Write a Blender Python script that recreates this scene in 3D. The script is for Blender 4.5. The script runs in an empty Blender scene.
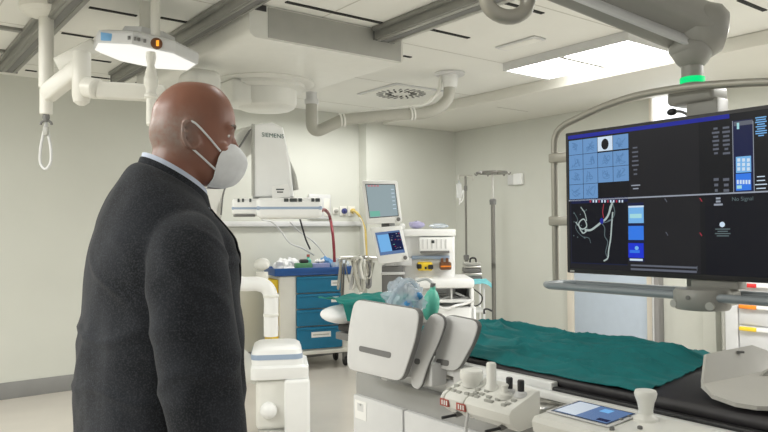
import bpy, bmesh, math, random
from mathutils import Vector, Matrix, noise
random.seed(7)
S = bpy.context.scene
COL = S.collection
V = Vector

# ------------------------------------------------------------------ camera
F, YAW, PITCH, ROLL, H = 690.0, math.radians(37.5), math.radians(1.15), 0.008, 1.5
fw = V((math.sin(YAW)*math.cos(PITCH), math.cos(YAW)*math.cos(PITCH), math.sin(PITCH)))
r0 = V((math.cos(YAW), -math.sin(YAW), 0)); u0 = r0.cross(fw)
RT = r0*math.cos(ROLL) - u0*math.sin(ROLL)
UP = u0*math.cos(ROLL) + r0*math.sin(ROLL)
CAM = V((0, 0, H))
cd = bpy.data.cameras.new('camera'); cam = bpy.data.objects.new('camera', cd); COL.objects.link(cam)
cd.sensor_width = 36.0; cd.lens = F/768*36; cd.clip_start = 0.05
M = Matrix((RT, UP, -fw)).transposed().to_4x4(); M.translation = CAM
cam.matrix_world = M
S.camera = cam
# ------------------------------------------------------------------ world, exposure, added area lights
S.view_settings.view_transform = 'Standard'; S.view_settings.look = 'None'
S.view_settings.exposure = 0.10; S.view_settings.gamma = 1.0; S.view_settings.use_curve_mapping = False
W = bpy.data.worlds.new('world'); S.world = W; W.use_nodes = True
W.node_tree.nodes['Background'].inputs[0].default_value = (1.0, 0.995, 0.975, 1)
W.node_tree.nodes['Background'].inputs[1].default_value = 0.36
LAMP_PANEL = 13.0
def area(name, loc, sx, sy, watts, col=(1, 0.99, 0.955)):
    l = bpy.data.lights.new(name, 'AREA'); l.shape = 'RECTANGLE'; l.size = sx; l.size_y = sy
    l.energy = watts; l.color = col
    o = bpy.data.objects.new(name, l); COL.objects.link(o); o.location = loc
    return o
area('added_area_light', (4.85, 1.0, 2.82), 0.6, 2.2, 108)  # added light standing in for the unseen end of the light row
area('added_area_light', (4.60, -1.2, 2.82), 0.6, 1.2, 60)  # another added light further along, out of view, no fixture built
area('added_area_light', (-0.7, 4.6, 2.90), 0.6, 2.4, 68)  # added fill from the left, no fixture there
area('added_area_light', (-1.7, 2.4, 2.90), 0.6, 2.0, 98)  # added to light the man's back and the shield plates
area('added_area_light', (1.7, 1.9, 2.91), 0.5, 0.8, 9)  # weak added area light beside the table, no fixture
area('added_area_light', (4.3, 6.2, 2.80), 1.8, 0.3, 28)  # added area light strip near the back wall, no fixture

# ------------------------------------------------------------------ pixel helpers (real planes)
def ray(px, py): return fw + RT*((px-384)/F) + UP*((216-py)/F)
def aD(px, py, d): return CAM + ray(px, py)*d
def aX(px, py, v): r = ray(px, py); return CAM + r*(v/r.x)
def aY(px, py, v): r = ray(px, py); return CAM + r*(v/r.y)
def aZ(px, py, v): r = ray(px, py); return CAM + r*((v-H)/r.z)

# ------------------------------------------------------------------ materials
def mat(name, c, rough=0.5, metal=0.0, var=0.04, scale=12.0, bump=0.0, emit=0.0, alpha=1.0, coat=0.0, trans=0.0):
    m = bpy.data.materials.new(name); m.use_nodes = True
    nt = m.node_tree; b = nt.nodes['Principled BSDF']
    b.inputs['Roughness'].default_value = rough; b.inputs['Metallic'].default_value = metal
    b.inputs['Base Color'].default_value = (*c, 1)
    if coat: b.inputs['Coat Weight'].default_value = coat
    if trans: b.inputs['Transmission Weight'].default_value = trans
    if alpha < 1: b.inputs['Alpha'].default_value = alpha
    if emit:
        b.inputs['Emission Color'].default_value = (*c, 1); b.inputs['Emission Strength'].default_value = emit
        b.inputs['Base Color'].default_value = (0.006, 0.006, 0.006, 1); b.inputs['Specular IOR Level'].default_value = 0.12
    elif var:
        tc = nt.nodes.new('ShaderNodeTexCoord'); n = nt.nodes.new('ShaderNodeTexNoise')
        n.inputs['Scale'].default_value = scale; n.inputs['Detail'].default_value = 4
        nt.links.new(tc.outputs['Object'], n.inputs['Vector'])
        r = nt.nodes.new('ShaderNodeValToRGB')
        r.color_ramp.elements[0].position = 0.3; r.color_ramp.elements[1].position = 0.7
        r.color_ramp.elements[0].color = (*[x*(1-var) for x in c], 1)
        r.color_ramp.elements[1].color = (*[min(1, x*(1+var)) for x in c], 1)
        nt.links.new(n.outputs['Fac'], r.inputs['Fac']); nt.links.new(r.outputs['Color'], b.inputs['Base Color'])
        if bump:
            bp = nt.nodes.new('ShaderNodeBump'); bp.inputs['Strength'].default_value = bump
            bp.inputs['Distance'].default_value = 0.004
            nt.links.new(n.outputs['Fac'], bp.inputs['Height']); nt.links.new(bp.outputs['Normal'], b.inputs['Normal'])
    return m
m_wall = mat('wall_paint', (0.63, 0.64, 0.585), 0.7, scale=2.5, var=0.015)
m_ceil = mat('ceiling_paint', (0.81, 0.81, 0.765), 0.75, scale=1.5, var=0.02)
m_soff = mat('soffit_paint', (0.74, 0.73, 0.67), 0.6, scale=2, var=0.01)
m_floor = mat('vinyl_floor', (0.61, 0.575, 0.52), 0.28, scale=3, var=0.04, coat=0.15)
m_base = mat('baseboard_vinyl', (0.255, 0.255, 0.25), 0.45, scale=6, var=0.05)
m_white = mat('white_plastic', (0.78, 0.78, 0.735), 0.35, var=0.015)
m_cream = mat('cream_enamel', (0.75, 0.74, 0.68), 0.35, var=0.015)
m_bwhite = mat('bright_white_plastic', (0.86, 0.87, 0.86), 0.35, var=0.01)
m_grey = mat('grey_paint', (0.42, 0.42, 0.39), 0.45, var=0.03)
m_baseg = mat('table_base_grey', (0.31, 0.31, 0.30), 0.4, var=0.02)
m_lgrey = mat('light_grey_plastic', (0.645, 0.65, 0.65), 0.38, var=0.02)
m_dgrey = mat('dark_grey_plastic', (0.16, 0.16, 0.155), 0.45, var=0.05)
m_armg = mat('arm_grey_paint', (0.30, 0.298, 0.275), 0.4, var=0.02)
m_tube = mat('tube_grey_metal', (0.36, 0.345, 0.30), 0.35, 0.35, var=0.02)
m_pole = mat('dark_grey_pole', (0.20, 0.195, 0.175), 0.35, 0.4, var=0.03)
m_hose = mat('pipe_grey_plastic', (0.43, 0.425, 0.375), 0.45, var=0.03)
m_rail = mat('rail_grey_metal', (0.27, 0.27, 0.25), 0.35, 0.3, var=0.05)
m_steel = mat('brushed_steel', (0.62, 0.61, 0.58), 0.28, 0.9, var=0.05, scale=30)
m_black = mat('black_plastic', (0.018, 0.018, 0.020), 0.45, var=0.1)
m_slot = mat('slot_black', (0.012, 0.012, 0.012), 0.8, var=0.0)
m_matt = mat('black_mattress_vinyl', (0.024, 0.022, 0.025), 0.5, var=0.12, scale=18, bump=0.1)
m_teal = mat('teal_drape_cloth', (0.0, 0.150, 0.158), 0.8, var=0.12, scale=16, bump=0.25)
m_teal2 = mat('green_cloth', (0.0, 0.19, 0.165), 0.8, var=0.12, scale=16, bump=0.25)
m_pillow = mat('white_pillow_cotton', (0.80, 0.81, 0.82), 0.8, var=0.03, bump=0.15)
m_blue = mat('blue_drawer_plastic', (0.004, 0.165, 0.31), 0.4, var=0.05)
m_dblue = mat('dark_blue_plastic', (0.01, 0.075, 0.27), 0.4, var=0.06)
m_stripe = mat('pale_blue_stripe', (0.33, 0.42, 0.56), 0.4, var=0.02)
m_yellow = mat('yellow_plastic', (0.80, 0.56, 0.03), 0.45, var=0.05)
m_yhose = mat('yellow_hose_rubber', (0.66, 0.50, 0.15), 0.5, var=0.05)
m_orange = mat('orange_plastic', (0.85, 0.25, 0.02), 0.45, var=0.04)
m_red = mat('red_plastic', (0.62, 0.03, 0.03), 0.45, var=0.05)
m_rhose = mat('red_hose_rubber', (0.24, 0.02, 0.035), 0.45, var=0.06)
m_brown = mat('brown_plastic', (0.14, 0.055, 0.02), 0.4, var=0.08)
m_cyan = mat('cyan_cloth', (0.22, 0.62, 0.68), 0.8, var=0.06, bump=0.2)
m_bag = mat('green_rubber_bag', (0.13, 0.55, 0.42), 0.35, var=0.08)
m_clear = mat('clear_bluish_plastic', (0.66, 0.76, 0.86), 0.15, var=0.1, alpha=0.42)
m_lblue = mat('blue_mask_plastic', (0.05, 0.25, 0.52), 0.3, var=0.1)
m_ink = mat('dark_ink', (0.05, 0.06, 0.06), 0.6, var=0)
m_paper = mat('label_paper', (0.85, 0.85, 0.83), 0.6, var=0.01)
m_redink = mat('red_label', (0.40, 0.09, 0.07), 0.6, var=0.1)
m_glassd = mat('pale_blue_door_panel', (0.52, 0.60, 0.70), 0.25, var=0.02)
m_frame = mat('cream_door_frame', (0.74, 0.69, 0.60), 0.5, var=0.01)
m_jamb = mat('grey_door_seal', (0.27, 0.265, 0.26), 0.5, var=0.04)
m_cab = mat('cabinet_white', (0.60, 0.61, 0.62), 0.4, var=0.02)
m_light = mat('lamp_diffuser', (1.0, 0.985, 0.95), emit=LAMP_PANEL)
m_win = mat('bright_window', (0.95, 0.98, 1.0), emit=1.6)
m_lamp2 = mat('surgical_lamp_diffuser', (1.0, 0.985, 0.92), emit=0.95)
m_led = mat('orange_led', (1.0, 0.36, 0.03), emit=1.3)
m_green = mat('green_led_ring', (0.0, 0.85, 0.24), emit=0.9)
m_panelblue = mat('blue_sticker', (0.18, 0.42, 0.72), 0.5, var=0.05)
m_shirt = mat('pale_blue_shirt', (0.60, 0.66, 0.80), 0.8, var=0.03)
m_mask = mat('white_mask_fabric', (0.80, 0.82, 0.84), 0.85, var=0.03, bump=0.1, scale=60)
m_trous = mat('dark_trousers', (0.03, 0.032, 0.038), 0.85, var=0.1)
m_shoe = mat('black_leather', (0.02, 0.018, 0.016), 0.35, var=0.1)
def scr(name, c, k=1.0): return mat(name, c, 0.25, emit=k)
def jacket_mat():
    m = mat('charcoal_wool', (0.019, 0.021, 0.026), 0.95, var=0.35, scale=9, bump=0.2)
    nt = m.node_tree; b = nt.nodes['Principled BSDF']
    tc = nt.nodes.new('ShaderNodeTexCoord'); n = nt.nodes.new('ShaderNodeTexNoise')
    n.inputs['Scale'].default_value = 300; n.inputs['Detail'].default_value = 2
    nt.links.new(tc.outputs['Object'], n.inputs['Vector'])
    src = b.inputs['Base Color'].links[0].from_socket
    mx = nt.nodes.new('ShaderNodeMix'); mx.data_type = 'RGBA'
    rp = nt.nodes.new('ShaderNodeValToRGB'); rp.color_ramp.elements[0].position = 0.45; rp.color_ramp.elements[1].position = 0.75
    nt.links.new(n.outputs['Fac'], rp.inputs['Fac']); nt.links.new(rp.outputs['Color'], mx.inputs['Factor'])
    nt.links.new(src, mx.inputs[6]); mx.inputs[7].default_value = (0.046, 0.051, 0.062, 1)
    nt.links.new(mx.outputs[2], b.inputs['Base Color'])
    b.inputs['Sheen Weight'].default_value = 0.08; b.inputs['Sheen Roughness'].default_value = 0.5
    b.inputs['Specular IOR Level'].default_value = 0.2
    return m
m_jacket = jacket_mat()
def skin_mat():
    m = mat('skin', (0.26, 0.112, 0.074), 0.40, var=0.10, scale=14, bump=0.05)
    nt = m.node_tree; b = nt.nodes['Principled BSDF']
    b.inputs['Subsurface Weight'].default_value = 0.08; b.inputs['Subsurface Radius'].default_value = (0.02, 0.008, 0.004)
    src = b.inputs['Base Color'].links[0].from_socket
    # cropped grey stubble on the sides and back of the head (object space, low back region)
    tc = nt.nodes.new('ShaderNodeTexCoord'); sp = nt.nodes.new('ShaderNodeSeparateXYZ')
    nt.links.new(tc.outputs['Object'], sp.inputs[0])
    a = nt.nodes.new('ShaderNodeMapRange'); a.inputs[1].default_value = 0.075; a.inputs[2].default_value = 0.025
    nt.links.new(sp.outputs['X'], a.inputs[0])
    c = nt.nodes.new('ShaderNodeMapRange'); c.inputs[1].default_value = 1.655; c.inputs[2].default_value = 1.70
    nt.links.new(sp.outputs['Z'], c.inputs[0])
    d = nt.nodes.new('ShaderNodeMapRange'); d.inputs[1].default_value = 1.79; d.inputs[2].default_value = 1.74
    nt.links.new(sp.outputs['Z'], d.inputs[0])
    m1 = nt.nodes.new('ShaderNodeMath'); m1.operation = 'MULTIPLY'; m2 = nt.nodes.new('ShaderNodeMath'); m2.operation = 'MULTIPLY'
    nt.links.new(a.outputs[0], m1.inputs[0]); nt.links.new(c.outputs[0], m1.inputs[1])
    nt.links.new(m1.outputs[0], m2.inputs[0]); nt.links.new(d.outputs[0], m2.inputs[1])
    n = nt.nodes.new('ShaderNodeTexNoise'); n.inputs['Scale'].default_value = 90
    nt.links.new(tc.outputs['Object'], n.inputs['Vector'])
    m3 = nt.nodes.new('ShaderNodeMath'); m3.operation = 'MULTIPLY'
    nt.links.new(m2.outputs[0], m3.inputs[0]); nt.links.new(n.outputs['Fac'], m3.inputs[1])
    mx = nt.nodes.new('ShaderNodeMix'); mx.data_type = 'RGBA'
    nt.links.new(m3.outputs[0], mx.inputs['Factor']); nt.links.new(src, mx.inputs[6]); mx.inputs[7].default_value = (0.30, 0.27, 0.25, 1)
    nt.links.new(mx.outputs[2], b.inputs['Base Color'])
    return m
m_skin = skin_mat()

# ------------------------------------------------------------------ mesh builder
def basis(z):
    z = V(z).normalized(); a = V((0, 0, 1)) if abs(z.z) < 0.95 else V((1, 0, 0))
    x = a.cross(z).normalized(); return x, z.cross(x), z
def smooth_path(pts, n=6):
    pts = [V(p) for p in pts]
    if len(pts) < 3: return pts
    out = []
    P = [pts[0]*2-pts[1]] + pts + [pts[-1]*2-pts[-2]]
    for i in range(1, len(P)-2):
        a, b, c, d = P[i-1:i+3]
        for k in range(n):
            t = k/n
            out.append(0.5*((2*b) + (c-a)*t + (2*a-5*b+4*c-d)*t*t + (3*b-a-3*c+d)*t**3))
    out.append(pts[-1]); return out
TEXTS = {}
def text_mesh(s):
    if s not in TEXTS:
        c = bpy.data.curves.new('t', 'FONT'); c.body = s; c.size = 1.0; c.fill_mode = 'FRONT'
        o = bpy.data.objects.new('t', c); COL.objects.link(o)
        dg = bpy.context.evaluated_depsgraph_get()
        me = bpy.data.meshes.new_from_object(o.evaluated_get(dg))
        TEXTS[s] = ([v.co.copy() for v in me.vertices], [tuple(p.vertices) for p in me.polygons])
        bpy.data.objects.remove(o); bpy.data.curves.remove(c); bpy.data.meshes.remove(me)
    return TEXTS[s]
class MB:
    def __init__(s): s.bm = bmesh.new(); s.mats = []
    def mi(s, m):
        if m not in s.mats: s.mats.append(m)
        return s.mats.index(m)
    def faces(s, vs, fs, m):
        k = s.mi(m); b = [s.bm.verts.new(v) for v in vs]
        for f in fs:
            try: q = s.bm.faces.new([b[i] for i in f]); q.material_index = k
            except ValueError: pass
        return s
    def merge(s, t, m):
        k = s.mi(m)
        for f in t.faces: f.material_index = k
        me = bpy.data.meshes.new('x'); t.to_mesh(me); t.free(); s.bm.from_mesh(me); bpy.data.meshes.remove(me); return s
    def box(s, lo, hi, m, bev=0.0, seg=2, rot=None, piv=None):
        t = bmesh.new(); bmesh.ops.create_cube(t, size=1)
        lo, hi = V(lo), V(hi); c = (lo+hi)/2; d = hi-lo
        for v in t.verts: v.co = V((v.co.x*d.x, v.co.y*d.y, v.co.z*d.z))
        if bev: bmesh.ops.bevel(t, geom=t.edges[:], offset=min(bev, 0.49*min(abs(x) for x in d)), segments=seg, affect='EDGES', profile=0.5)
        for v in t.verts:
            v.co = v.co + c
            if rot is not None:
                p = V(piv) if piv is not None else c
                v.co = rot @ (v.co-p) + p
        return s.merge(t, m)
    def obox(s, c, ax, ay, az, m, bev=0.0, seg=2):           # oriented box: half-extent vectors
        t = bmesh.new(); bmesh.ops.create_cube(t, size=2)
        lx, ly, lz = V(ax).length, V(ay).length, V(az).length
        for v in t.verts: v.co = V((v.co.x*lx, v.co.y*ly, v.co.z*lz))
        if bev: bmesh.ops.bevel(t, geom=t.edges[:], offset=bev, segments=seg, affect='EDGES', profile=0.5)
        X_, Y_, Z_ = V(ax)/lx, V(ay)/ly, V(az)/lz
        for v in t.verts: v.co = V(c) + X_*v.co.x + Y_*v.co.y + Z_*v.co.z
        bmesh.ops.recalc_face_normals(t, faces=t.faces[:])
        return s.merge(t, m)
    def lathe(s, prof, o, ax, m, seg=28):
        x, y, z = basis(ax); o = V(o); vs = []; fs = []
        for r, h in prof:
            for i in range(seg):
                a = 2*math.pi*i/seg; vs.append(o + z*h + (x*math.cos(a)+y*math.sin(a))*max(r, 1e-4))
        n = len(prof)
        for j in range(n-1):
            for i in range(seg):
                i2 = (i+1) % seg; fs.append((j*seg+i, j*seg+i2, (j+1)*seg+i2, (j+1)*seg+i))
        fs.append(tuple(reversed(range(seg)))); fs.append(tuple((n-1)*seg+i for i in range(seg)))
        return s.faces(vs, fs, m)
    def cyl(s, a, b, r, m, r2=None, seg=24, bev=0.0):
        a, b = V(a), V(b); L = (b-a).length; r2 = r if r2 is None else r2
        pr = [(r-bev, 0), (r, bev), (r2, L-bev), (r2-bev, L)] if bev else [(r, 0), (r2, L)]
        return s.lathe(pr, a, b-a, m, seg)
    def tube(s, pts, r, m, seg=10, n=6, sm=True, closed=False, flat=None):
        P = smooth_path(pts, n) if sm else [V(p) for p in pts]
        N = len(P); vs = []; fs = []; rx = None
        for i, p in enumerate(P):
            if closed: t = (P[(i+1) % N]-P[i-1]).normalized()
            else: t = (P[min(i+1, N-1)]-P[max(i-1, 0)]).normalized()
            if rx is None: rx = basis(t)[0]
            rx = (rx - t*rx.dot(t)).normalized(); ry = t.cross(rx)
            rr = r[min(len(r)-1, int(i*len(r)/N))] if isinstance(r, (list, tuple)) else r
            for k in range(seg):
                a = 2*math.pi*k/seg
                vs.append(p + rx*math.cos(a)*rr + ry*math.sin(a)*rr)
        for i in range(N if closed else N-1):
            j = (i+1) % N
            for k in range(seg):
                k2 = (k+1) % seg; fs.append((i*seg+k, i*seg+k2, j*seg+k2, j*seg+k))
        if not closed: fs.append(tuple(reversed(range(seg)))); fs.append(tuple((N-1)*seg+k for k in range(seg)))
        return s.faces(vs, fs, m)
    def prism(s, poly, ext, m, bev=0.0, seg=2, rc=0.0):
        # poly: planar outline, extruded by ext; rc rounds the outline corners
        P = [V(p) for p in poly]
        if rc:
            Q = []; n = len(P)
            for i in range(n):
                a, b, c = P[i-1], P[i], P[(i+1) % n]
                d1 = min(rc, (a-b).length*0.45); d2 = min(rc, (c-b).length*0.45)
                p, q = b+(a-b).normalized()*d1, b+(c-b).normalized()*d2
                for k in range(6):
                    t = k/5; Q.append(p*(1-t)**2 + b*2*t*(1-t) + q*t*t)
            P = Q
        t = bmesh.new(); e = V(ext); n = len(P)
        A = [t.verts.new(p) for p in P]; B = [t.verts.new(p+e) for p in P]
        t.faces.new(A[::-1]); t.faces.new(B)
        for i in range(n): t.faces.new((A[i], A[(i+1) % n], B[(i+1) % n], B[i]))
        bmesh.ops.recalc_face_normals(t, faces=t.faces[:])
        if bev:
            ed = [x for x in t.edges if (x.verts[0] in A) == (x.verts[1] in A)]
            bmesh.ops.bevel(t, geom=ed, offset=bev, segments=seg, affect='EDGES', profile=0.5)
        return s.merge(t, m)
    def sheet(s, fn, nu, nv, m, th=0.0):
        vs = [V(fn(i/nu, j/nv)) for i in range(nu+1) for j in range(nv+1)]
        fs = [(i*(nv+1)+j, (i+1)*(nv+1)+j, (i+1)*(nv+1)+j+1, i*(nv+1)+j+1) for i in range(nu) for j in range(nv)]
        if not th: return s.faces(vs, fs, m)
        t = bmesh.new(); b = [t.verts.new(v) for v in vs]
        for f in fs: t.faces.new([b[i] for i in f])
        bmesh.ops.recalc_face_normals(t, faces=t.faces[:])
        t.normal_update()
        bmesh.ops.solidify(t, geom=t.faces[:], thickness=th)
        return s.merge(t, m)
    def loft(s, rings, m, cap=True):
        n = len(rings[0]); vs = [v for r in rings for v in r]; fs = []
        for j in range(len(rings)-1):
            for i in range(n):
                i2 = (i+1) % n; fs.append((j*n+i, j*n+i2, (j+1)*n+i2, (j+1)*n+i))
        if cap: fs.append(tuple(reversed(range(n)))); fs.append(tuple((len(rings)-1)*n+i for i in range(n)))
        return s.faces(vs, fs, m)
    def ell(s, c, r, m, seg=20, rot=None):
        t = bmesh.new(); bmesh.ops.create_uvsphere(t, u_segments=seg, v_segments=max(8, seg//2+2), radius=1)
        for v in t.verts:
            p = V((v.co.x*r[0], v.co.y*r[1], v.co.z*r[2]))
            v.co = (rot @ p if rot is not None else p) + V(c)
        return s.merge(t, m)
    def text(s, txt, o, xd, yd, size, m):
        vs, fs = text_mesh(txt); xd, yd = V(xd).normalized(), V(yd).normalized()
        return s.faces([V(o)+xd*v.x*size+yd*v.y*size for v in vs], fs, m)
    def rotz(s, a, p):
        R3_ = Matrix.Rotation(a, 3, 'Z'); p = V(p)
        for v in s.bm.verts: v.co = R3_ @ (v.co-p)+p
        return s
    def build(s, name, parent=None, origin=None, sharp=35, kind=None, label=None):
        o_ = V(origin) if origin is not None else (wloc(parent) if parent is not None else V((0, 0, 0)))
        for v in s.bm.verts: v.co -= o_
        bmesh.ops.recalc_face_normals(s.bm, faces=s.bm.faces[:]) if False else None
        me = bpy.data.meshes.new(name); s.bm.to_mesh(me); s.bm.free()
        for m in s.mats: me.materials.append(m)
        me.shade_smooth(); me.set_sharp_from_angle(angle=math.radians(sharp))
        o = bpy.data.objects.new(name, me); COL.objects.link(o)
        if parent is not None: o.parent = parent
        elif origin is not None: o.location = o_
        if kind: o['kind'] = kind
        if label: o['label'] = label
        return o
def wloc(o):
    p = V((0, 0, 0))
    while o is not None: p += o.location; o = o.parent
    return p
def tag(o, label, cat, group=None):
    o['label'] = label; o['category'] = cat
    if group: o['group'] = group
    return o
def thing(name, label, cat, loc, group=None, rz=0.0):
    o = bpy.data.objects.new(name, None); COL.objects.link(o); o.location = loc; o.rotation_euler = (0, 0, rz)
    o.empty_display_size = 0.1
    return tag(o, label, cat, group)
def struct(mb, name): return mb.build(name, kind='structure')
def copy_tree(o, parent=None):
    c = o.copy(); COL.objects.link(c)
    if parent is not None: c.parent = parent
    for ch in list(o.children): copy_tree(ch, c)
    return c

# ================================================================== the room
ZC, ZS = 2.94, 2.83
YB, YJ, XJ, XR = 7.05, 6.55, 5.02, 6.53
struct(MB().box((-3, -2.6, -0.1), (XR+0.2, YB+0.2, 0), m_floor), 'floor')
sA, sB = aZ(480, 105.5, ZS), aZ(660, 64.5, ZS)
XS = (sA.x+sB.x)/2
struct(MB().box((-3, -2.6, ZC), (XR+0.2, YB+0.2, ZC+0.1), m_ceil), 'ceiling')
struct(MB().box((-3, YB, 0), (XJ, YB+0.12, ZC), m_wall), 'wall_back')
struct(MB().box((XJ, YB-0.16, 0), (XR+0.2, YB+0.12, ZC), m_wall), 'wall_far_corner')
struct(MB().box((-3.1, -2.6, 0), (-3, YB+0.12, ZC), m_wall), 'wall_left')
struct(MB().box((XR, -2.6, 0), (XR+0.12, YB+0.12, ZC), m_wall), 'wall_right')
struct(MB().box((XS, -2.6, ZS), (XR, YB-0.16, ZC), m_soff, 0.012), 'trim_1')
struct(MB().box((-2.98, YB-0.015, 0), (XJ-0.001, YB, 0.15), m_base, 0.004), 'baseboard_back')
struct(MB().box((XJ, YB-0.176, 0), (XR, YB-0.16, 0.15), m_base, 0.004), 'baseboard_far_corner')
struct(MB().box((XR-0.015, -2.6, 0), (XR, YB-0.18, 0.15), m_base, 0.004), 'baseboard_right')

# ceiling slots (black linear gaps), panel joints and grey cross members
tn = 2
SL = [((61, 33), (94, 37)), ((88, 8), (138, 14.5)), ((160, 17.5), (197, 23.5)), ((25, 70), (37, 71)), ((89, 59), (111, 62)),
      ((89, 76), (111, 79)), ((136, 82), (143, 83)), ((425, 29), (471, 37)), ((403, 55.5), (411, 57)), ((738, 0), (766, 10)),
      ((500, 3), (546, 12)), ((283, 3), (388, 22))]
for a, b in SL:
    A, B = aZ(*a, ZC), aZ(*b, ZC); y = (A.y+B.y)/2
    struct(MB().box((A.x, y-0.016, ZC-0.006), (B.x, y+0.016, ZC+0.002), m_slot), 'trim_%d' % tn); tn += 1
for a, b in [((0, 26), (38, 32)), ((0, 50), (24, 53))]:
    A, B = aZ(*a, ZC), aZ(*b, ZC); y = (A.y+B.y)/2
    struct(MB().box((A.x-0.3, y-0.03, ZC-0.02), (B.x, y+0.03, ZC+0.002), m_rail, 0.004), 'trim_%d' % tn); tn += 1
m_joint = mat('ceiling_joint_grey', (0.58, 0.57, 0.52), 0.7, var=0.02)
for x in (0.72, 2.5):
    struct(MB().box((x-0.005, -2.5, ZC-0.0015), (x+0.005, YB, ZC+0.001), m_joint), 'trim_%d' % tn); tn += 1
for y in (2.9, 4.1, 5.3, 6.5):
    struct(MB().box((-3, y-0.005, ZC-0.0015), (XS, y+0.005, ZC+0.001), m_joint), 'trim_%d' % tn); tn += 1
# perimeter access panel outline on the soffit
A = aZ(497, 107, ZS)
struct(MB().box((A.x, A.y-0.006, ZS-0.003), (A.x+0.5, A.y+0.006, ZS+0.001), m_joint), 'trim_%d' % tn); tn += 1

# ceiling rails
def rail(x0, x1, y0, y1, label, lips):
    t = thing('ceiling_rail', label, 'ceiling rail', ((x0+x1)/2, (y0+y1)/2, ZC), 'ceiling rails of the moving gantry')
    h = 0.085; z = ZC-0.002
    b = MB(); b.box((x0, y0, z-h), (x1, y1, z), m_rail, 0.006)
    b.box((x0-0.025, y0, z-h*0.35), (x1+0.025, y1, z), m_rail, 0.004)
    b.build('rail_body', t)
    b = MB()
    w = x1-x0
    b.box((x0+w*0.12, y0+0.002, z-h-0.006), (x0+w*0.30, y1-0.002, z-h+0.004), m_steel if lips else m_rail, 0.003)
    b.box((x0+w*0.72, y0+0.002, z-h-0.006), (x0+w*0.90, y1-0.002, z-h+0.004), m_steel if lips else m_rail, 0.003)
    b.build('running_track', t)
    MB().box((x0+w*0.36, y0+0.001, z-h-0.002), (x0+w*0.66, y1-0.001, z-h+0.004), m_dgrey).build('groove', t)
    MB().box((x0-0.004, y1, z-h-0.004), (x1+0.004, y1+0.012, z), m_dgrey, 0.003).build('end_cap', t)
    return t
rail(0.955, 1.085, -1.0, 6.5, 'grey ceiling rail running past the flange of the lamp post at left', False)
rail(1.825, 1.935, -1.0, 6.4, 'grey ceiling rail above the lamp head, along the left side of the carriage', False)
rail(2.92, 3.10, -1.0, 3.90, 'dark metal ceiling rail ending at the right front of the carriage', True)
rail(0.20, 0.36, -1.0, 5.6, 'grey ceiling rail in the top left corner of the picture', False)

# air vents, plates
def ceil_vent():
    c = aZ(401, 92, ZC); t = thing('ceiling_vent', 'square ceiling air vent with a ring of radial swirl slots behind the pipe', 'air vent', (c.x, c.y, ZC))
    MB().box((c.x-0.3, c.y-0.3, ZC-0.02), (c.x+0.3, c.y+0.3, ZC-0.001), m_white, 0.006).build('face_plate', t)
    b = MB()
    for ring, (ra, rb, n) in enumerate(((0.10, 0.17, 14), (0.19, 0.26, 22))):
        for k in range(n):
            a = 2*math.pi*k/n; d = V((math.cos(a), math.sin(a), 0)); p = V((-d.y, d.x, 0))
            cc = V((c.x, c.y, ZC-0.022)) + d*(ra+rb)/2
            b.obox(cc, (d+p*0.35).normalized()*(rb-ra)/2, (p-d*0.35).normalized()*0.009, (0, 0, 0.0025), m_slot if ring == 0 else m_dgrey)
    b.build('swirl_slots', t)
    MB().box((c.x-0.33, c.y-0.33, ZC-0.012), (c.x+0.33, c.y+0.33, ZC-0.0005), m_lgrey, 0.004).build('frame', t)
ceil_vent()
c = aZ(520, 42.5, ZC)
t = thing('ceiling_plate', 'small oblong grey cover plate flat on the ceiling left of the light', 'cover plate', (c.x, c.y, ZC))
MB().box((c.x-0.07, c.y-0.20, ZC-0.016), (c.x+0.07, c.y+0.20, ZC-0.0005), m_lgrey, 0.012).build('rim', t)
MB().box((c.x-0.05, c.y-0.175, ZC-0.020), (c.x+0.05, c.y+0.175, ZC-0.014), m_ceil, 0.004).build('cover', t)

# ceiling light (two lit panels visible, row continues out of the frame)
LZ = ZC-0.072
LF = aZ(503, 72, LZ); LR = aZ(552, 78.5, LZ)
lx0, lx1, ly1 = LF.x, LR.x, (LF.y+LR.y)/2
lm = aZ(563, 57.5, LZ); pl = abs(ly1-lm.y)
t = thing('ceiling_light', 'long box ceiling light with glowing panels over the monitor', 'ceiling light', ((lx0+lx1)/2, ly1-pl, ZC))
npan = 2
b = MB(); b.box((lx0-0.02, ly1-pl*npan-0.02, LZ), (lx0, ly1+0.02, ZC-0.001), m_lgrey)
b.box((lx1, ly1-pl*npan-0.02, LZ), (lx1+0.012, ly1+0.02, LZ+0.008), m_lgrey); b.box((lx1, ly1-pl*npan-0.02, ZC-0.012), (lx1+0.012, ly1+0.02, ZC-0.001), m_lgrey)
b.box((lx0, ly1, LZ), (lx1, ly1+0.02, ZC-0.001), m_lgrey); b.box((lx0, ly1-pl*npan-0.02, LZ), (lx1, ly1-pl*npan, ZC-0.001), m_lgrey)
b.box((lx0, ly1-pl*npan, LZ+0.03), (lx1-0.002, ly1, ZC-0.001), m_lgrey)
for k in range(1, npan): b.box((lx0, ly1-pl*k-0.02, LZ-0.006), (lx1, ly1-pl*k+0.02, LZ+0.03), m_grey)
b.build('housing', t)
for k in range(npan):
    b = MB(); b.box((lx0+0.004, ly1-pl*(k+1)+0.014, LZ+0.006), (lx1-0.001, ly1-pl*k-0.014, LZ+0.02), m_light); b.box((lx1, ly1-pl*(k+1)+0.014, LZ+0.009), (lx1+0.008, ly1-pl*k-0.014, ZC-0.014), m_light); b.build('diffuser', t)  # glowing side strip added to brighten the soffit face

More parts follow.
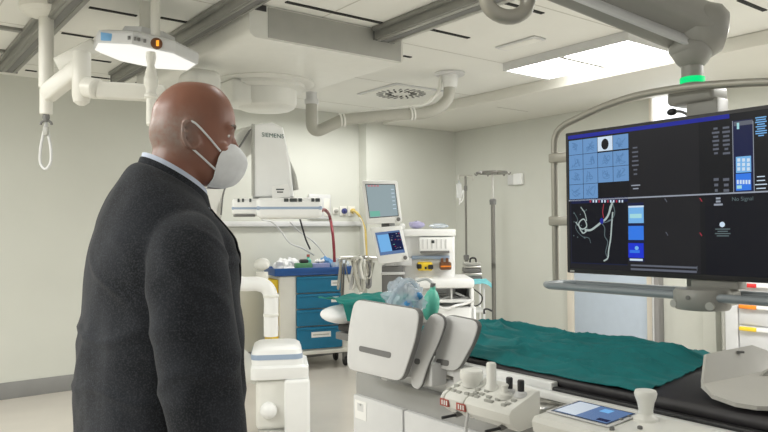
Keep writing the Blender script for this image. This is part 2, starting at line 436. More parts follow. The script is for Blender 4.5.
# right wall: window, sliding door, pilaster, trims
def yw(px): return aX(px, 300, XR).y
yd0, yd1 = yw(576), yw(649)
b = MB(); b.box((XR-0.03, yd1, 0.01), (XR-0.002, yd0, 2.05), m_glassd, 0.004); struct(b, 'door_1')
b = MB()
for ya, yb in ((yd0, yd0+0.09), (yd1-0.06, yd1)): b.box((XR-0.045, ya, 0), (XR-0.001, yb, 2.14), m_frame, 0.006)
b.box((XR-0.045, yd1, 2.05), (XR-0.001, yd0, 2.14), m_frame, 0.006); struct(b, 'trim_%d' % tn); tn += 1
b = MB(); b.box((XR-0.10, yw(664), 0), (XR-0.001, yw(657), 1.9), m_jamb, 0.008); b.box((XR-0.11, yw(659.5), 0), (XR-0.1, yw(658.2), 1.9), m_lgrey); struct(b, 'trim_%d' % tn); tn += 1
wy0, wy1 = aX(654, 110, XR).y, aX(702, 110, XR).y
b = MB(); b.box((XR-0.02, wy1, 1.15), (XR-0.004, wy0, aX(670, 95, XR).z), m_win); struct(b, 'window_1')
b = MB()
b.box((XR-0.06, wy1-0.02, aX(670, 95, XR).z), (XR-0.001, wy0+0.02, aX(670, 79, XR).z), m_frame, 0.006)
b.box((XR-0.05, wy0, 1.1), (XR-0.001, wy0+0.03, aX(670, 95, XR).z), m_frame, 0.004)
b.box((XR-0.05, wy1, 1.1), (XR-0.001, wy0, 1.15), m_frame, 0.004)
struct(b, 'trim_%d' % tn); tn += 1
b = MB(); b.box((XR-0.10, aX(717, 90, XR).y, 0), (XR-0.001, aX(704, 90, XR).y, ZS-0.001), m_wall, 0.006); struct(b, 'trim_%d' % tn); tn += 1

# ================================================================== ceiling carriage and C-arm stand
cx0, cx1, cy0, cy1, cz = 1.955, 3.195, 3.92, 6.1, 2.72
c_arm = thing('c_arm', 'big white ceiling-hung X-ray C-arm with carriage, flat detector above and tube housing below', 'C-arm', (2.45, 4.6, ZC))
def rrect_yz(): pass
b = MB()
prof = [(cx0, cy0, ZC-0.004), (cx0, cy0, cz), (cx1, cy0, cz), (cx1, cy0, ZC-0.004)]
P = [V(prof[0])]
for k in range(7):
    a = math.pi + (math.pi/2)*k/6; P.append(V((cx0+0.055+0.055*math.cos(a), cy0, cz+0.055+0.055*math.sin(a))))
for k in range(5):
    a = -math.pi/2 + (math.pi/2)*k/4; P.append(V((cx1-0.04+0.04*math.cos(a), cy0, cz+0.04+0.04*math.sin(a))))
P.append(V(prof[3]))
b.prism(P, (0, cy1-cy0, 0), m_white)
b.build('carriage', c_arm)
# cover panels of the carriage front
b = MB(); b.box((2.085, cy0-0.006, cz+0.012), (cx1-0.02, cy0+0.002, ZC-0.012), m_grey, 0.004); b.build('front_cover', c_arm)
b = MB(); b.box((cx0+0.02, cy0-0.004, ZC-0.045), (2.075, cy0+0.003, ZC-0.006), m_black, 0.002); b.build('front_slot', c_arm)
# drum under the carriage
dc = aZ(266, 83, cz); dc.z = 0
b = MB(); b.lathe([(0.40, 0), (0.40, 0.010), (0.39, 0.018), (0.36, 0.020), (0.35, 0.024)], (dc.x, dc.y, cz+0.002), (0, 0, -1), m_white, 48); b.build('turntable_ring', c_arm)
b = MB(); b.lathe([(0.32, 0.0), (0.32, 0.03), (0.25, 0.05), (0.25, 0.15), (0.235, 0.185), (0.20, 0.205), (0.06, 0.21)], (dc.x, dc.y, cz-0.02), (0, 0, -1), m_white, 48)
b.box((dc.x-0.36, dc.y-0.14, cz-0.21), (dc.x+0.02, dc.y+0.22, cz-0.02), m_white, 0.035, 3)
b.build('drum', c_arm)
# hanging column and C-shaped arc (mostly behind the man)
b = MB(); b.box((1.86, 4.62, 1.15), (2.10, 4.92, cz-0.06), m_white, 0.06, 3); b.build('hanging_column', c_arm)
arc = MB(); cc = V((2.50, 4.66, 1.33)); ro, ri = 0.98, 0.80
pts = [];
for k in range(33):
    a = math.radians(100 + 168*k/32); pts.append((math.cos(a), math.sin(a)))
rings = []
for c_, s_ in pts:
    o, i = cc+V((c_*ro*0.72, 0, s_*ro)), cc+V((c_*ri*0.66, 0, s_*ri))
    rings.append([o+V((0, -0.11, 0)), o+V((0, 0.11, 0)), i+V((0, 0.11, 0)), i+V((0, -0.11, 0))])
arc.loft(rings, m_white); arc.build('c_arc', c_arm)
# detector column with lettering
yf = 4.42
CA = math.radians(-29); PV = aY(275, 205, yf); RC = Matrix.Rotation(CA, 3, 'Z')
def q(px, py, y=yf):
    # point of the unit's own front plane, in its unturned frame (the unit is turned by CA about PV)
    n_ = RC @ V((0, -1, 0)); o_ = PV + RC @ V((0, y-yf, 0)); r_ = ray(px, py)
    return RC.transposed() @ (CAM + r_*((o_-CAM).dot(n_)/r_.dot(n_)) - PV) + PV
b = MB()
prof = [q(252.5, 124), q(272, 122), q(283, 127), q(290, 160), q(294, 197), q(252, 197)]
b.prism(prof, (0, 0.34, 0), m_bwhite, 0.022, 3); dcol = b.rotz(CA, PV).build('detector_column', c_arm)
b = MB(); o = q(261.5, 136.5); b.text('SIEMENS', o + V((0, -0.004, 0)), (1, 0, -0.08), (0.05, 0, 1), 0.043, mat('green_grey_ink', (0.06, 0.13, 0.12), 0.6, var=0)); b.rotz(CA, PV).build('lettering', dcol)
b = MB(); b.prism([q(272, 186.5), q(288, 184), q(290, 197), q(272, 198)], (0, -0.012, 0), m_paper, 0.003)
for i, y in enumerate((189.5, 192.2)): b.obox(q(280, y)+V((0, -0.0135, 0)), (0.028-0.006*i, 0, 0), (0, 0.0006, 0), (0, 0, 0.0045), m_ink)
b.rotz(CA, PV).build('label_plate', dcol)
b = MB(); b.tube([q(288, 163, 4.5), q(293, 175, 4.5), q(296, 190, 4.5)], 0.022, m_grey, 10); b.rotz(CA, PV).build('side_handle', c_arm)
b = MB(); b.tube([q(253, 124), q(253, 150), q(253, 196)], 0.011, m_grey, 8); b.rotz(CA, PV).build('guide_rod', c_arm)
b = MB(); b.obox(q(244.5, 139), (q(250, 130)-q(239, 148))/2, (0, 0.03, 0), (0.010, 0, 0.008), m_dgrey, 0.004); b.rotz(CA, PV).build('strut', c_arm)
# flat detector
b = MB(); zt, zb = q(270, 198.5).z, q(270, 218.5).z; dx0, dx1 = q(233, 208).x, q(321, 208).x
b.box((dx0+0.17, yf-0.16, zb), (dx1, yf+0.36, zt), m_bwhite, 0.03, 3); b.box((dx0, yf-0.13, zb+0.025), (dx0+0.25, yf+0.30, zt-0.006), m_bwhite, 0.02, 3)
det = b.rotz(CA, PV).build('flat_detector', c_arm)
b = MB(); zs0, zs1 = zb+0.055, zb+0.085
b.box((dx0+0.168, yf-0.163, zs0), (dx1+0.002, yf+0.362, zs1), m_stripe, 0.03, 3); b.box((dx0-0.002, yf-0.132, zs0), (dx0+0.2, yf+0.3, zs1), m_stripe, 0.02, 3); b.rotz(CA, PV).build('stripe', det)
zz = (zs1+zt)/2+0.012
for u0_, u1_, y_ in ((0.36, 0.39, 0.164), (0.40, 0.45, 0.164), (0.46, 0.485, 0.164), (0.55, 0.57, 0.164), (0.58, 0.61, 0.164), (0.04, 0.054, 0.134), (0.07, 0.084, 0.134), (0.12, 0.134, 0.134)):
    b = MB(); b.box((dx0+u0_, yf-y_, zz-0.013), (dx0+u1_, yf-y_+0.006, zz+0.011), m_ink); b.rotz(CA, PV).build('control_mark', det)
b = MB(); b.box((dx0+0.01, yf-0.128, zb+0.012), (dx0+0.16, yf-0.02, zb+0.024), m_dgrey, 0.003); b.rotz(CA, PV).build('grid_slot', det)
# tube unit under
ty = 4.36
def tq(px, py): return q(px, py, ty)
x0, x1 = tq(251, 350).x, tq(308, 350).x; zT, zM, zL = tq(280, 348).z, tq(280, 380).z, 0.03
b = MB()
sec = [(0.0, zM, 0.02), (0.0, zM+0.11, 0.03), (0.02, zM+0.2, 0.05), (0.05, zT-0.03, 0.10), (0.10, zT, 0.16)]
def rr(x0_, x1_, y0_, y1_, z, r, n=5):
    out = []
    for cx_, cy_, a0 in ((x1_-r, y1_-r, 0), (x0_+r, y1_-r, 90), (x0_+r, y0_+r, 180), (x1_-r, y0_+r, 270)):
        for k in range(n):
            a = math.radians(a0+90*k/(n-1)); out.append(V((cx_+r*math.cos(a), cy_+r*math.sin(a), z)))
    return out
yb_ = ty+0.48
b.loft([rr(x0-0.005, x1-0.005, ty-0.005, yb_, zM+0.004, 0.04), rr(x0-0.005, x1+0.005, ty-0.01, yb_, zM+0.015, 0.05), rr(x0-0.005, x1+0.005, ty-0.01, yb_, zM+0.085, 0.05),
        rr(x0, x1-0.035, ty+0.012, yb_, zM+0.10, 0.05), rr(x0, x1-0.04, ty+0.015, yb_, zT-0.05, 0.06), rr(x0+0.01, x1-0.05, ty+0.03, yb_-0.02, zT-0.02, 0.06), rr(x0+0.04, x1-0.08, ty+0.07, yb_-0.05, zT, 0.06)], m_bwhite)
tub = b.rotz(CA, PV).build('tube_housing', c_arm)
b = MB(); b.loft([rr(x0-0.003, x1-0.036, ty+0.010, yb_+0.003, zT-0.085, 0.06), rr(x0-0.003, x1-0.037, ty+0.012, yb_+0.003, zT-0.05, 0.06)], m_stripe); b.rotz(CA, PV).build('stripe', tub)
b = MB(); b.box((x0+0.03, ty+0.02, zL+0.05), (x1-0.05, yb_-0.03, zM+0.004), m_white, 0.04, 3); b.box((x0+0.23, ty-0.03, zL), (x1+0.012, yb_-0.02, zM+0.002), m_bwhite, 0.025, 3)
low = b.rotz(CA, PV).build('lower_cover', c_arm)
b = MB(); b.ell((x0+0.12, ty+0.0, zL+0.20), (0.06, 0.06, 0.06), m_bwhite); b.rotz(CA, PV).build('round_knob', low)
b = MB(); b.box((x0+0.04, ty-0.03, zL-0.012), (x0+0.30, ty+0.3, zL+0.055), m_grey, 0.03, 3); b.rotz(CA, PV).build('bumper', low)
# white cooling hose (elbow)
b = MB(); b.tube([q(236, 283), q(246, 284), q(258, 284), q(267, 288), q(271, 298), q(271, 315), q(271, 336)], 0.052, m_bwhite, 18, 6)
for py in (296, 315): b.lathe([(0.050, -0.012), (0.057, -0.008), (0.057, 0.008), (0.050, 0.012)], q(271, py), (0, 0, 1), m_white, 18)
b.rotz(CA, PV).build('cooling_hose', c_arm)
b = MB(); b.ell(q(262, 264, 4.6), (0.06, 0.06, 0.045), m_white); b.cyl(q(262, 272, 4.6), q(262, 284, 4.6), 0.045, m_cream); b.rotz(CA, PV).build('valve_cap', c_arm)
b = MB(); b.tube([aY(228, 180, 4.55), aY(223, 195, 4.55), aY(221, 215, 4.55)], 0.006, m_dgrey, 6); b.build('cable', c_arm)

# grey air pipe with bends, from the ceiling flange to the carriage
pf = aZ(450, 73, ZC)
t = thing('ceiling_pipe', 'bent grey pipe from a round ceiling flange to the C-arm carriage', 'pipe', (pf.x, pf.y, ZC))
d0 = (pf-CAM).dot(fw)
pend = aZ(311.5, 97, cz-0.04); dpe = (pend-CAM).dot(fw)
def pp(px, py, f): return aD(px, py, d0+(dpe-d0)*f)
path = [pp(449, 84, 0), pp(449, 92, 0), pp(447, 100, .03), pp(437, 109, .1), pp(422, 113.5, .2), pp(405, 114, .3), pp(380, 116, .5), pp(350, 119, .74), pp(342, 120, .8), pp(329, 126, .88), pp(318, 130.5, .96), pp(312.5, 127, 1), pp(311.5, 116, 1), pp(311.5, 101, 1)]
b = MB(); b.tube(path, 0.052, m_hose, 18, 6); b.build('pipe', t)
b = MB(); b.lathe([(0.075, 0), (0.078, 0.02), (0.066, 0.10), (0.060, 0.115)], (pf.x, pf.y, ZC-0.02), (0, 0, -1), m_bwhite); b.build('socket', t)
b = MB(); b.lathe([(0.14, 0), (0.142, 0.01), (0.13, 0.022), (0.08, 0.024)], (pf.x, pf.y, ZC-0.001), (0, 0, -1), m_lgrey, 36); b.build('flange', t)
for px, py, dd in ((412, 113.8, .26), (342, 120, .8)):
    p = pp(px, py, dd); p2 = pp(px-4, py+0.4, dd+.04); dv = (p2-p).normalized()
    b = MB()
    for s_ in (-0.014, 0.014): b.lathe([(0.054, -0.008), (0.062, -0.007), (0.062, 0.007), (0.054, 0.008)], p+dv*s_, dv, m_white, 20)
    b.build('collar', t)
pe = path[-1]
b = MB(); b.lathe([(0.058, -0.02), (0.064, 0.0), (0.062, 0.02)], pe-V((0, 0, 0.01)), (0, 0, 1), m_lgrey); b.cyl(pe+V((0, 0, 0.0)), (pe.x, pe.y, cz), 0.05, m_lgrey); b.build('end_fitting', t)
b = MB(); b.tube([pp(441, 76, .05), pp(438, 92, .1), pp(425, 104, .2), pp(405, 107.5, .3), pp(365, 112, .62), pp(338, 116.5, .82)], 0.018, m_white, 8, 6); b.build('conduit', t)

# ================================================================== surgical lamp with boom
LD = 4.35
fl = aZ(46.3, 10, ZC-0.03); d = (fl-CAM).dot(fw)
lamp = thing('surgical_lamp', 'white ceiling-mounted operating lamp with flat octagonal head and jointed arms', 'surgical lamp', (fl.x, fl.y, ZC))
post_top = V((fl.x, fl.y, ZC-0.04))
b = MB(); b.lathe([(0.155, 0), (0.155, 0.035), (0.135, 0.06), (0.08, 0.075), (0.05, 0.08)], (fl.x, fl.y, ZC-0.001), (0, 0, -1), m_cream, 36); b.build('ceiling_flange', lamp)
zz = lambda py: aD(47, py, d).z
b = MB(); b.cyl((fl.x, fl.y, ZC-0.07), (fl.x, fl.y, zz(88)), 0.044, m_cream); b.cyl((fl.x, fl.y, zz(88)), (fl.x, fl.y, zz(115)), 0.038, m_cream, bev=0.006)
b.build('post', lamp)
jp = aD(84, 78, d-0.15)           # elbow joint
b = MB()
A, B = V((fl.x, fl.y, zz(95))), aD(80, 68, d-0.12)
ax = (B-A); sd = ax.cross(V((0, 0, 1))).normalized()
b.obox((A+B)/2, ax/2, sd*0.042, ax.cross(sd).normalized()*0.055, m_cream, 0.018, 3); b.build('lower_arm', lamp)
b = MB(); b.lathe([(0.050, 0), (0.055, 0.01), (0.055, 0.27), (0.046, 0.31), (0.02, 0.33)], aD(81.5, 52, d-0.12), (0, 0, -1), m_cream)
b.cyl(aD(86, 87, d-0.16), aD(98, 89, d-0.2), 0.062, m_cream, bev=0.01); b.build('elbow_joint', lamp)
b = MB(); A, B = aD(58, 66, d-0.03), aD(97, 46, LD)
ax = B-A; sd = ax.cross(V((0, 0, 1))).normalized()
b.obox((A+B)/2, ax/2, sd*0.035, ax.cross(sd).normalized()*0.05, m_cream, 0.015, 3); b.build('upper_arm', lamp)
b = MB(); A, B = aD(96, 90, d-0.18), aD(165, 94, d-0.05)
ax = B-A; sd = ax.cross(V((0, 0, 1))).normalized()
b.obox((A+B)/2, ax/2, sd*0.04, ax.cross(sd).normalized()*0.05, m_cream, 0.015, 3); b.build('cross_arm', lamp)
# head: flat octagon
hc = aD(146, 54, LD); hr = 0.325
oct_ = [V((math.cos(math.radians(22.5+45*k-10)), math.sin(math.radians(22.5+45*k-10)), 0)) for k in range(8)]
b = MB(); tilt = Matrix.Rotation(math.radians(7.5), 3, fw)
def oring(r, z): return [hc + tilt @ (V((p.x*r, p.y*r, z))) for p in oct_]
b.loft([oring(hr*0.62, 0.085), oring(hr*0.80, 0.075), oring(hr*0.98, 0.055), oring(hr*1.0, 0.04), oring(hr*1.0, -0.012), oring(hr*0.985, -0.02)], m_lgrey)
head = b.build('lamp_head', lamp, sharp=20)
b = MB(); b.loft([oring(hr*0.97, -0.019), oring(hr*0.93, -0.026)], m_lamp2); b.build('light_panel', head)
b = MB(); b.loft([oring(hr*0.55, 0.08), oring(hr*0.5, 0.13), oring(hr*0.3, 0.14)], m_lgrey); b.build('top_housing', head)
toc = (CAM-hc); toc.z = 0; toc.normalize(); rtv = toc.cross(V((0, 0, -1))).normalized()
if rtv.dot(RT) < 0: rtv = -rtv
def onrim(px, py):
    # the front rim facet under this picture column
    best = None
    E_ = [hc + tilt @ (V((p.x*hr, p.y*hr, 0.014))) for p in oct_]
    for i in range(8):
        A_, B_ = E_[i], E_[(i+1) % 8]; n_ = (B_-A_).cross(V((0, 0, 1))); r_ = ray(px, py); de = r_.dot(n_)
        if abs(de) < 1e-6: continue
        t_ = (A_-CAM).dot(n_)/de; P_ = CAM+r_*t_; f = (P_-A_).dot(B_-A_)/(B_-A_).length_squared
        if -0.02 <= f <= 1.02 and (best is None or t_ < best[0]):
            C_ = A_.lerp(B_, f); best = (t_, C_)
    return best[1]
b = MB(); b.obox(onrim(105.5, 46.5), tilt @ RT*0.034, toc*0.012, UP*0.022, m_panelblue, 0.002); b.build('blue_sticker', head)
for px in (128, 134, 138, 144):
    b = MB(); b.obox(onrim(px, 47), RT*0.008, toc*0.010, UP*0.010, m_dgrey, 0.002); b.build('button', head)
b = MB(); b.cyl(onrim(156.3, 45.5)-toc*0.03, onrim(156.3, 45.5)+toc*0.012, 0.034, m_brown, bev=0.006); lk = b.build('indicator_knob', head)
b = MB(); b.obox(onrim(157, 48)+toc*0.013, RT*0.009, toc*0.004, UP*0.017, m_led, 0.002); b.build('indicator_light', lk)
b = MB(); hp = aD(151, 59, LD-hr*0.72)
b.lathe([(0.028, -0.03), (0.030, 0.0), (0.024, 0.03), (0.020, 0.05), (0.034, 0.09), (0.034, 0.11), (0.042, 0.125), (0.042, 0.16), (0.030, 0.19), (0.030, 0.215), (0.040, 0.225), (0.040, 0.24), (0.028, 0.25), (0.028, 0.40), (0.02, 0.41)], hp+V((0, 0, 0.01)), (0, 0, -1), m_cream)
b.build('sterile_handle', head)
for i, (px, w, dd) in enumerate(((145.5, 0.036, LD-0.02), (155.5, 0.028, LD-0.20))):
    p = aD(px, 44, dd); b = MB(); b.cyl((p.x, p.y, p.z-0.01), (p.x, p.y, ZC-0.001), w, m_cream); b.build('suspension_pole', lamp)
# clip and cable loop at the post foot
pz = zz(115); b = MB(); b.lathe([(0.020, 0), (0.022, 0.02), (0.015, 0.045)], (fl.x, fl.y, pz), (0, 0, -1), m_dgrey)
for s_ in (-1, 1): b.tube([V((fl.x, fl.y, pz-0.03)), V((fl.x, fl.y, pz-0.05))+RT*0.03*s_, V((fl.x, fl.y, pz-0.065))+RT*0.035*s_], 0.008, m_dgrey, 8)
hk = b.build('hook', lamp)
lp = []
o = V((fl.x, fl.y, 0))
for px, py in ((46, 120), (45, 128), (43, 136), (40.5, 150), (40.5, 163), (45.5, 169), (50.5, 163), (51, 150), (48.5, 136), (47, 128), (46, 121)): lp.append(aD(px, py, d+0.001*len(lp)))
b = MB(); b.tube(lp, 0.009, m_lgrey, 8, 5); b.obox(aD(46, 131, d), RT*0.016, fw*0.014, UP*0.028, m_grey, 0.006); b.build('cable_loop', lamp)

# ================================================================== big display on its ceiling arm
XD = 2.80
def s2(px, py): return aX(px, py, XD)
yl, zt_, zb_ = s2(566, 200).y, 1.973, 1.281
wd = 1.225; yr = yl-wd
disp = thing('ceiling_display', 'large black flat-screen monitor showing X-ray images, hung from a grey ceiling arm', 'monitor', (XD+0.1, (yl+yr)/2, ZC))
b = MB(); b.box((XD, yr, zb_), (XD+0.065, yl, zt_), m_black, 0.006, 2); b.box((XD+0.06, yr+0.2, zb_+0.12), (XD+0.10, yl-0.2, zt_-0.12), m_black, 0.02, 2)
pan = b.build('display_panel', disp)
E0 = 0.5
sc_dark = scr('screen_dark', (0.0115, 0.0115, 0.0145), 1); sc_dk2 = scr('screen_darker', (0.006, 0.0065, 0.009), 1); sc_blk = scr('screen_black', (0.004, 0.0045, 0.009), 1)
sc_navy = scr('screen_navy', (0.006, 0.010, 0.05), 1); sc_bluebar = scr('screen_blue_bar', (0.010, 0.016, 0.26), 1)
sc_tile = scr('screen_blue_tile', (0.125, 0.265, 0.50), 1); sc_tile2 = scr('screen_tile_mark', (0.085, 0.19, 0.37), 1); sc_line = scr('screen_line', (0.28, 0.31, 0.37), 1)
sc_cyan = scr('screen_cyan', (0.33, 0.62, 0.66), 1); sc_mid = scr('screen_mid_blue', (0.03, 0.17, 0.70), 1); sc_lb = scr('screen_light_blue', (0.16, 0.40, 0.72), 1)
sc_deep = scr('screen_deep_blue', (0.01, 0.03, 0.55), 1); sc_wh = scr('screen_white', (0.55, 0.66, 0.78), 1); sc_grey = scr('screen_text_grey', (0.10, 0.11, 0.14), 1)
sc_redt = scr('screen_red', (0.33, 0.03, 0.05), 1); sc_ves = scr('screen_vessel', (0.36, 0.43, 0.42), 1); sc_vd = scr('screen_vessel_dim', (0.10, 0.14, 0.15), 1)
class SCR:
    """flat picture elements in the plane of the screen, layered by tenths of a millimetre"""
    def __init__(s): s.b = MB(); s.n = 0
    def q(s, p0, p1, m, k=1):                      # rectangle between two screen corners
        A, B = s2(*p0), s2(*p1); x = XD-0.0008-0.0003*k
        s.b.faces([(x, A.y, A.z), (x, A.y, B.z), (x, B.y, B.z), (x, B.y, A.z)], [(0, 1, 2, 3)], m)
    def yz(s, y0, z0, y1, z1, m, k=1):
        x = XD-0.0008-0.0003*k
        s.b.faces([(x, y0, z0), (x, y0, z1), (x, y1, z1), (x, y1, z0)], [(0, 1, 2, 3)], m)
    def line(s, pts, w, m, k=3):
        P = [s2(*p) for p in pts]; P = smooth_path(P, 5); x = XD-0.0008-0.0003*k; vs = []
        for i, p in enumerate(P):
            t_ = (P[min(i+1, len(P)-1)]-P[max(i-1, 0)]); n_ = V((0, -t_.z, t_.y)).normalized()*w/2
            vs += [(x, p.y+n_.y, p.z+n_.z), (x, p.y-n_.y, p.z-n_.z)]
        s.b.faces(vs, [(2*i, 2*i+1, 2*i+3, 2*i+2) for i in range(len(P)-1)], m)
    def disc(s, c, ry, rz, m, k=3):
        p = s2(*c); x = XD-0.0008-0.0003*k; n = 20
        s.b.faces([(x, p.y+ry*math.cos(2*math.pi*i/n), p.z+rz*math.sin(2*math.pi*i/n)) for i in range(n)], [tuple(range(n))], m)
    def t(s, txt, p, size, m, k=3):
        o = s2(*p); s.b.text(txt, (XD-0.0008-0.0003*k, o.y, o.z), (0, -1, 0), (0, 0, 1), size, m)
e = SCR()
z_top, z_bot, y_l, y_r = zt_-0.016, zb_+0.022, yl-0.018, yr+0.016
zmid = (s2(572, 197).z + s2(768, 196).z)/2
e.yz(y_l, z_top, y_r, z_bot, sc_dk2, 0)
ya = s2(630, 200).y; yb2 = s2(722, 200).y
e.yz(ya, z_top-0.02, s2(700, 200).y, zmid, sc_dark, 1)
e.yz(y_l, zmid, s2(700, 200).y, z_bot, sc_dark, 1); e.yz(s2(705, 200).y, zmid, y_r, z_bot, sc_blk, 1)
e.yz(y_l, z_top, s2(731, 200).y, z_top-0.018, sc_bluebar, 2)
e.yz(y_l, zmid+0.003, y_r, zmid-0.003, sc_line, 3)
# tiles
tx = [571.5, 586, 600.5, 614.5, 629]; y0_, y1_ = y_l-0.004, s2(629, 160).y; tw = (y0_-y1_)/4
th = (z_top-0.026 - (zmid+0.004))/4
for r_ in range(4):
    for c_ in range(4 if r_ < 3 else 2):
        ty0, tz0 = y0_-tw*c_, z_top-0.026-th*r_
        e.yz(ty0-0.001, tz0, ty0-tw+0.0012, tz0-th+0.002, sc_wh if (r_, c_) == (0, 2) else sc_tile, 2)
        cy_, cz_ = ty0-tw/2, tz0-th/2
        random.seed(r_*7+c_)
        for k in range(4):
            p = [(cy_+random.uniform(-.3, .3)*tw, cz_+random.uniform(-.35, .35)*th) for _ in range(4)]
            P = smooth_path([(0, a_, b_) for a_, b_ in p], 4); x = XD-0.0019; vs = []
            for i, pp in enumerate(P):
                t_ = P[min(i+1, len(P)-1)]-P[max(i-1, 0)]; n_ = V((0, -t_.z, t_.y)).normalized()*0.0015
                vs += [(x, pp.y+n_.y, pp.z+n_.z), (x, pp.y-n_.y, pp.z-n_.z)]
            if (r_, c_) != (0, 2): e.b.faces(vs, [(2*i, 2*i+1, 2*i+3, 2*i+2) for i in range(len(P)-1)], sc_tile2)
        if (r_, c_) == (0, 2):
            n = 18; e.b.faces([(XD-0.0019, cy_+0.020*math.cos(2*math.pi*i/n), cz_+0.026*math.sin(2*math.pi*i/n)) for i in range(n)], [tuple(range(n))], sc_dk2)
            e.yz(ty0, tz0-th+0.005, ty0-2*tw, tz0-th-0.002, sc_blk, 4)
# small text columns left unreadable in the photo, as short bars
random.seed(3)
def bars(p0, p1, n, m, w0=0.4, w1=1.0, h=0.35, k=4):
    A, B = s2(*p0), s2(*p1)
    for i in range(n):
        f = (i+0.5)/n; z = A.z+(B.z-A.z)*f; hh_ = abs(B.z-A.z)/n*h/2
        w = random.uniform(w0, w1); mid = (A.y+B.y)/2; hw = abs(A.y-B.y)/2*w
        e.yz(mid+hw, z+hh_, mid-hw, z-hh_, m, k)
bars((631, 146), (640, 176), 7, sc_grey); bars((631, 184), (641, 190), 2, sc_line)
bars((712, 127), (720, 155), 7, sc_grey, h=0.5); bars((722, 126), (731, 155), 7, sc_grey, h=0.5)
bars((713, 177), (720, 193), 3, sc_grey, h=0.5); bars((723, 177), (730, 193), 3, sc_grey, h=0.5)
# right control column
e.q((733, 121), (754, 193), sc_navy, 2); e.q((734, 122), (753, 124), sc_grey, 3); e.q((737, 123), (739.5, 129), sc_cyan, 4)
for xx in (733, 753.5): e.q((xx, 121), (xx+0.7, 193), sc_line, 4)
e.q((736, 157), (751.5, 172), sc_lb, 3); e.q((736, 174), (751.5, 190), sc_mid, 3)
for i in range(3):
    for j in range(3): e.q((737.5+i*4.8, 158.5+j*4.5), (740.5+i*4.8, 161.5+j*4.5), sc_wh, 4)
for i in range(5): e.q((737+i*2.9, 180), (739+i*2.9, 184), sc_wh, 4)
e.q((737, 185.5), (742, 188.5), sc_cyan, 4)
bars((755, 117), (767.5, 136), 9, sc_lb, h=0.5); bars((755, 175), (767.5, 190), 4, sc_wh, 0.6, 1.0, 0.25)
# lower left: vessel image and its panel
e.q((571.5, 199), (628, 265), sc_blk, 2); e.q((571.5, 263), (628, 264.5), sc_navy, 3); e.q((571.5, 199.5), (628, 201.5), sc_navy, 3); e.q((570.8, 199), (572, 264.5), sc_navy, 4)
for pts, w, m in (([(585, 230), (591, 230), (597, 226), (602, 222), (606, 219), (609, 214), (611, 206)], 0.010, sc_ves), ([(611, 206), (613, 202), (610, 212)], 0.007, sc_ves),
                  ([(602, 223), (605, 228), (605, 236), (608, 242), (606, 252), (608, 258)], 0.004, sc_vd), ([(613, 212), (612, 224), (611, 238), (609, 250), (608, 258), (604, 261)], 0.007, sc_ves),
                  ([(613, 203), (615, 212), (613, 218), (608, 221)], 0.004, sc_vd), ([(576, 222), (582, 229), (587, 226), (584, 219), (579, 224), (583, 233), (588, 230)], 0.006, sc_ves),
                  ([(581, 207), (585, 213), (587, 221)], 0.004, sc_ves), ([(574, 212), (578, 220), (576, 228), (582, 236), (589, 238), (591, 243)], 0.003, sc_vd),
                  ([(604, 204), (603, 212), (604, 218)], 0.004, sc_redt), ([(612, 220), (607, 222), (602, 223)], 0.004, sc_vd)): e.line(pts, w, m, 5)
e.disc((602, 221), 0.010, 0.014, sc_bluebar, 6)
random.seed(5)
for i in range(14): e.disc((574+random.random()*14, 206+random.random()*34), 0.003, 0.003, sc_vd, 4)
for i in range(12): e.q((590+i*2.9, 200), (591.5+i*2.9, 202.5), sc_wh if i % 3 else sc_redt, 5)
e.q((628, 203), (644.5, 262), sc_navy, 2); e.q((628.5, 207), (644, 223), sc_lb, 3); e.q((628.5, 206), (644, 207.2), sc_wh, 4); e.q((630, 214), (642, 218), sc_cyan, 4)
e.q((628.5, 226), (644, 240), sc_mid, 3); e.q((628.5, 243), (644, 258), sc_deep, 3); e.disc((637, 248), 0.010, 0.009, sc_lb, 5); e.q((630, 258.5), (643, 261), sc_wh, 4); e.q((630, 250), (640, 253), sc_mid, 4)
for p0, p1 in (((631, 266), (697, 266.8)), ((631, 270), (697, 270.8)), ((697, 266), (697.6, 270.8))): e.q(p0, p1, sc_grey, 4)
for x, y in ((666, 200), (701, 199.5), (667, 233.5), (701, 234)):
    e.line([(x-1, y-1.5), (x+0.3, y+0.5), (x+1.2, y+2)], 0.004, sc_redt if x > 690 else sc_grey, 4)
bars((714, 197), (723, 206), 3, sc_line, h=0.6); e.disc((722.5, 224.5), 0.011, 0.011, sc_wh, 5)
e.t('No Signal', (732, 201), 0.022, sc_vd, 5); bars((715, 228), (731, 237), 4, sc_vd, 0.5, 1, 0.45)
e.b.build('screen', pan)
b = MB(); b.box((XD-0.002, yl-0.045, zb_+0.006), (XD+0.001, yl-0.02, zb_+0.014), m_grey); b.build('badge', pan)
# tube frame around the display
XF = XD+0.03
def s3(px, py): return aX(px, py, XF)
b = MB(); fr = [s3(556, 283), s3(555.5, 250), s3(554.8, 200), s3(554.3, 150), s3(556, 135), s3(563, 126), s3(578, 118), s3(605, 106), s3(640, 95), s3(680, 88)]
yc = (yl+yr)/2
mir = [V((XF, 2*yc-p.y, p.z)) for p in fr][::-1]
b.tube(fr[:-1] + [s3(690, 87), s3(735, 83.5), s3(768, 82), V((XF, 1.10, 2.045)), V((XF, 0.99, 2.005)), V((XF, 0.92, 1.94)), V((XF, 0.90, 1.86)), V((XF, 0.90, 1.5)), V((XF, 0.90, fr[0].z))], 0.0175, m_tube, 14, 6); b.build('tube_frame', disp)
for py in (158, 221):
    p = s3(557, py); b = MB(); b.box((XF-0.028, p.y-0.10, p.z-0.024), (XF+0.028, p.y+0.035, p.z+0.024), m_tube, 0.008); b.build('frame_clamp', disp)
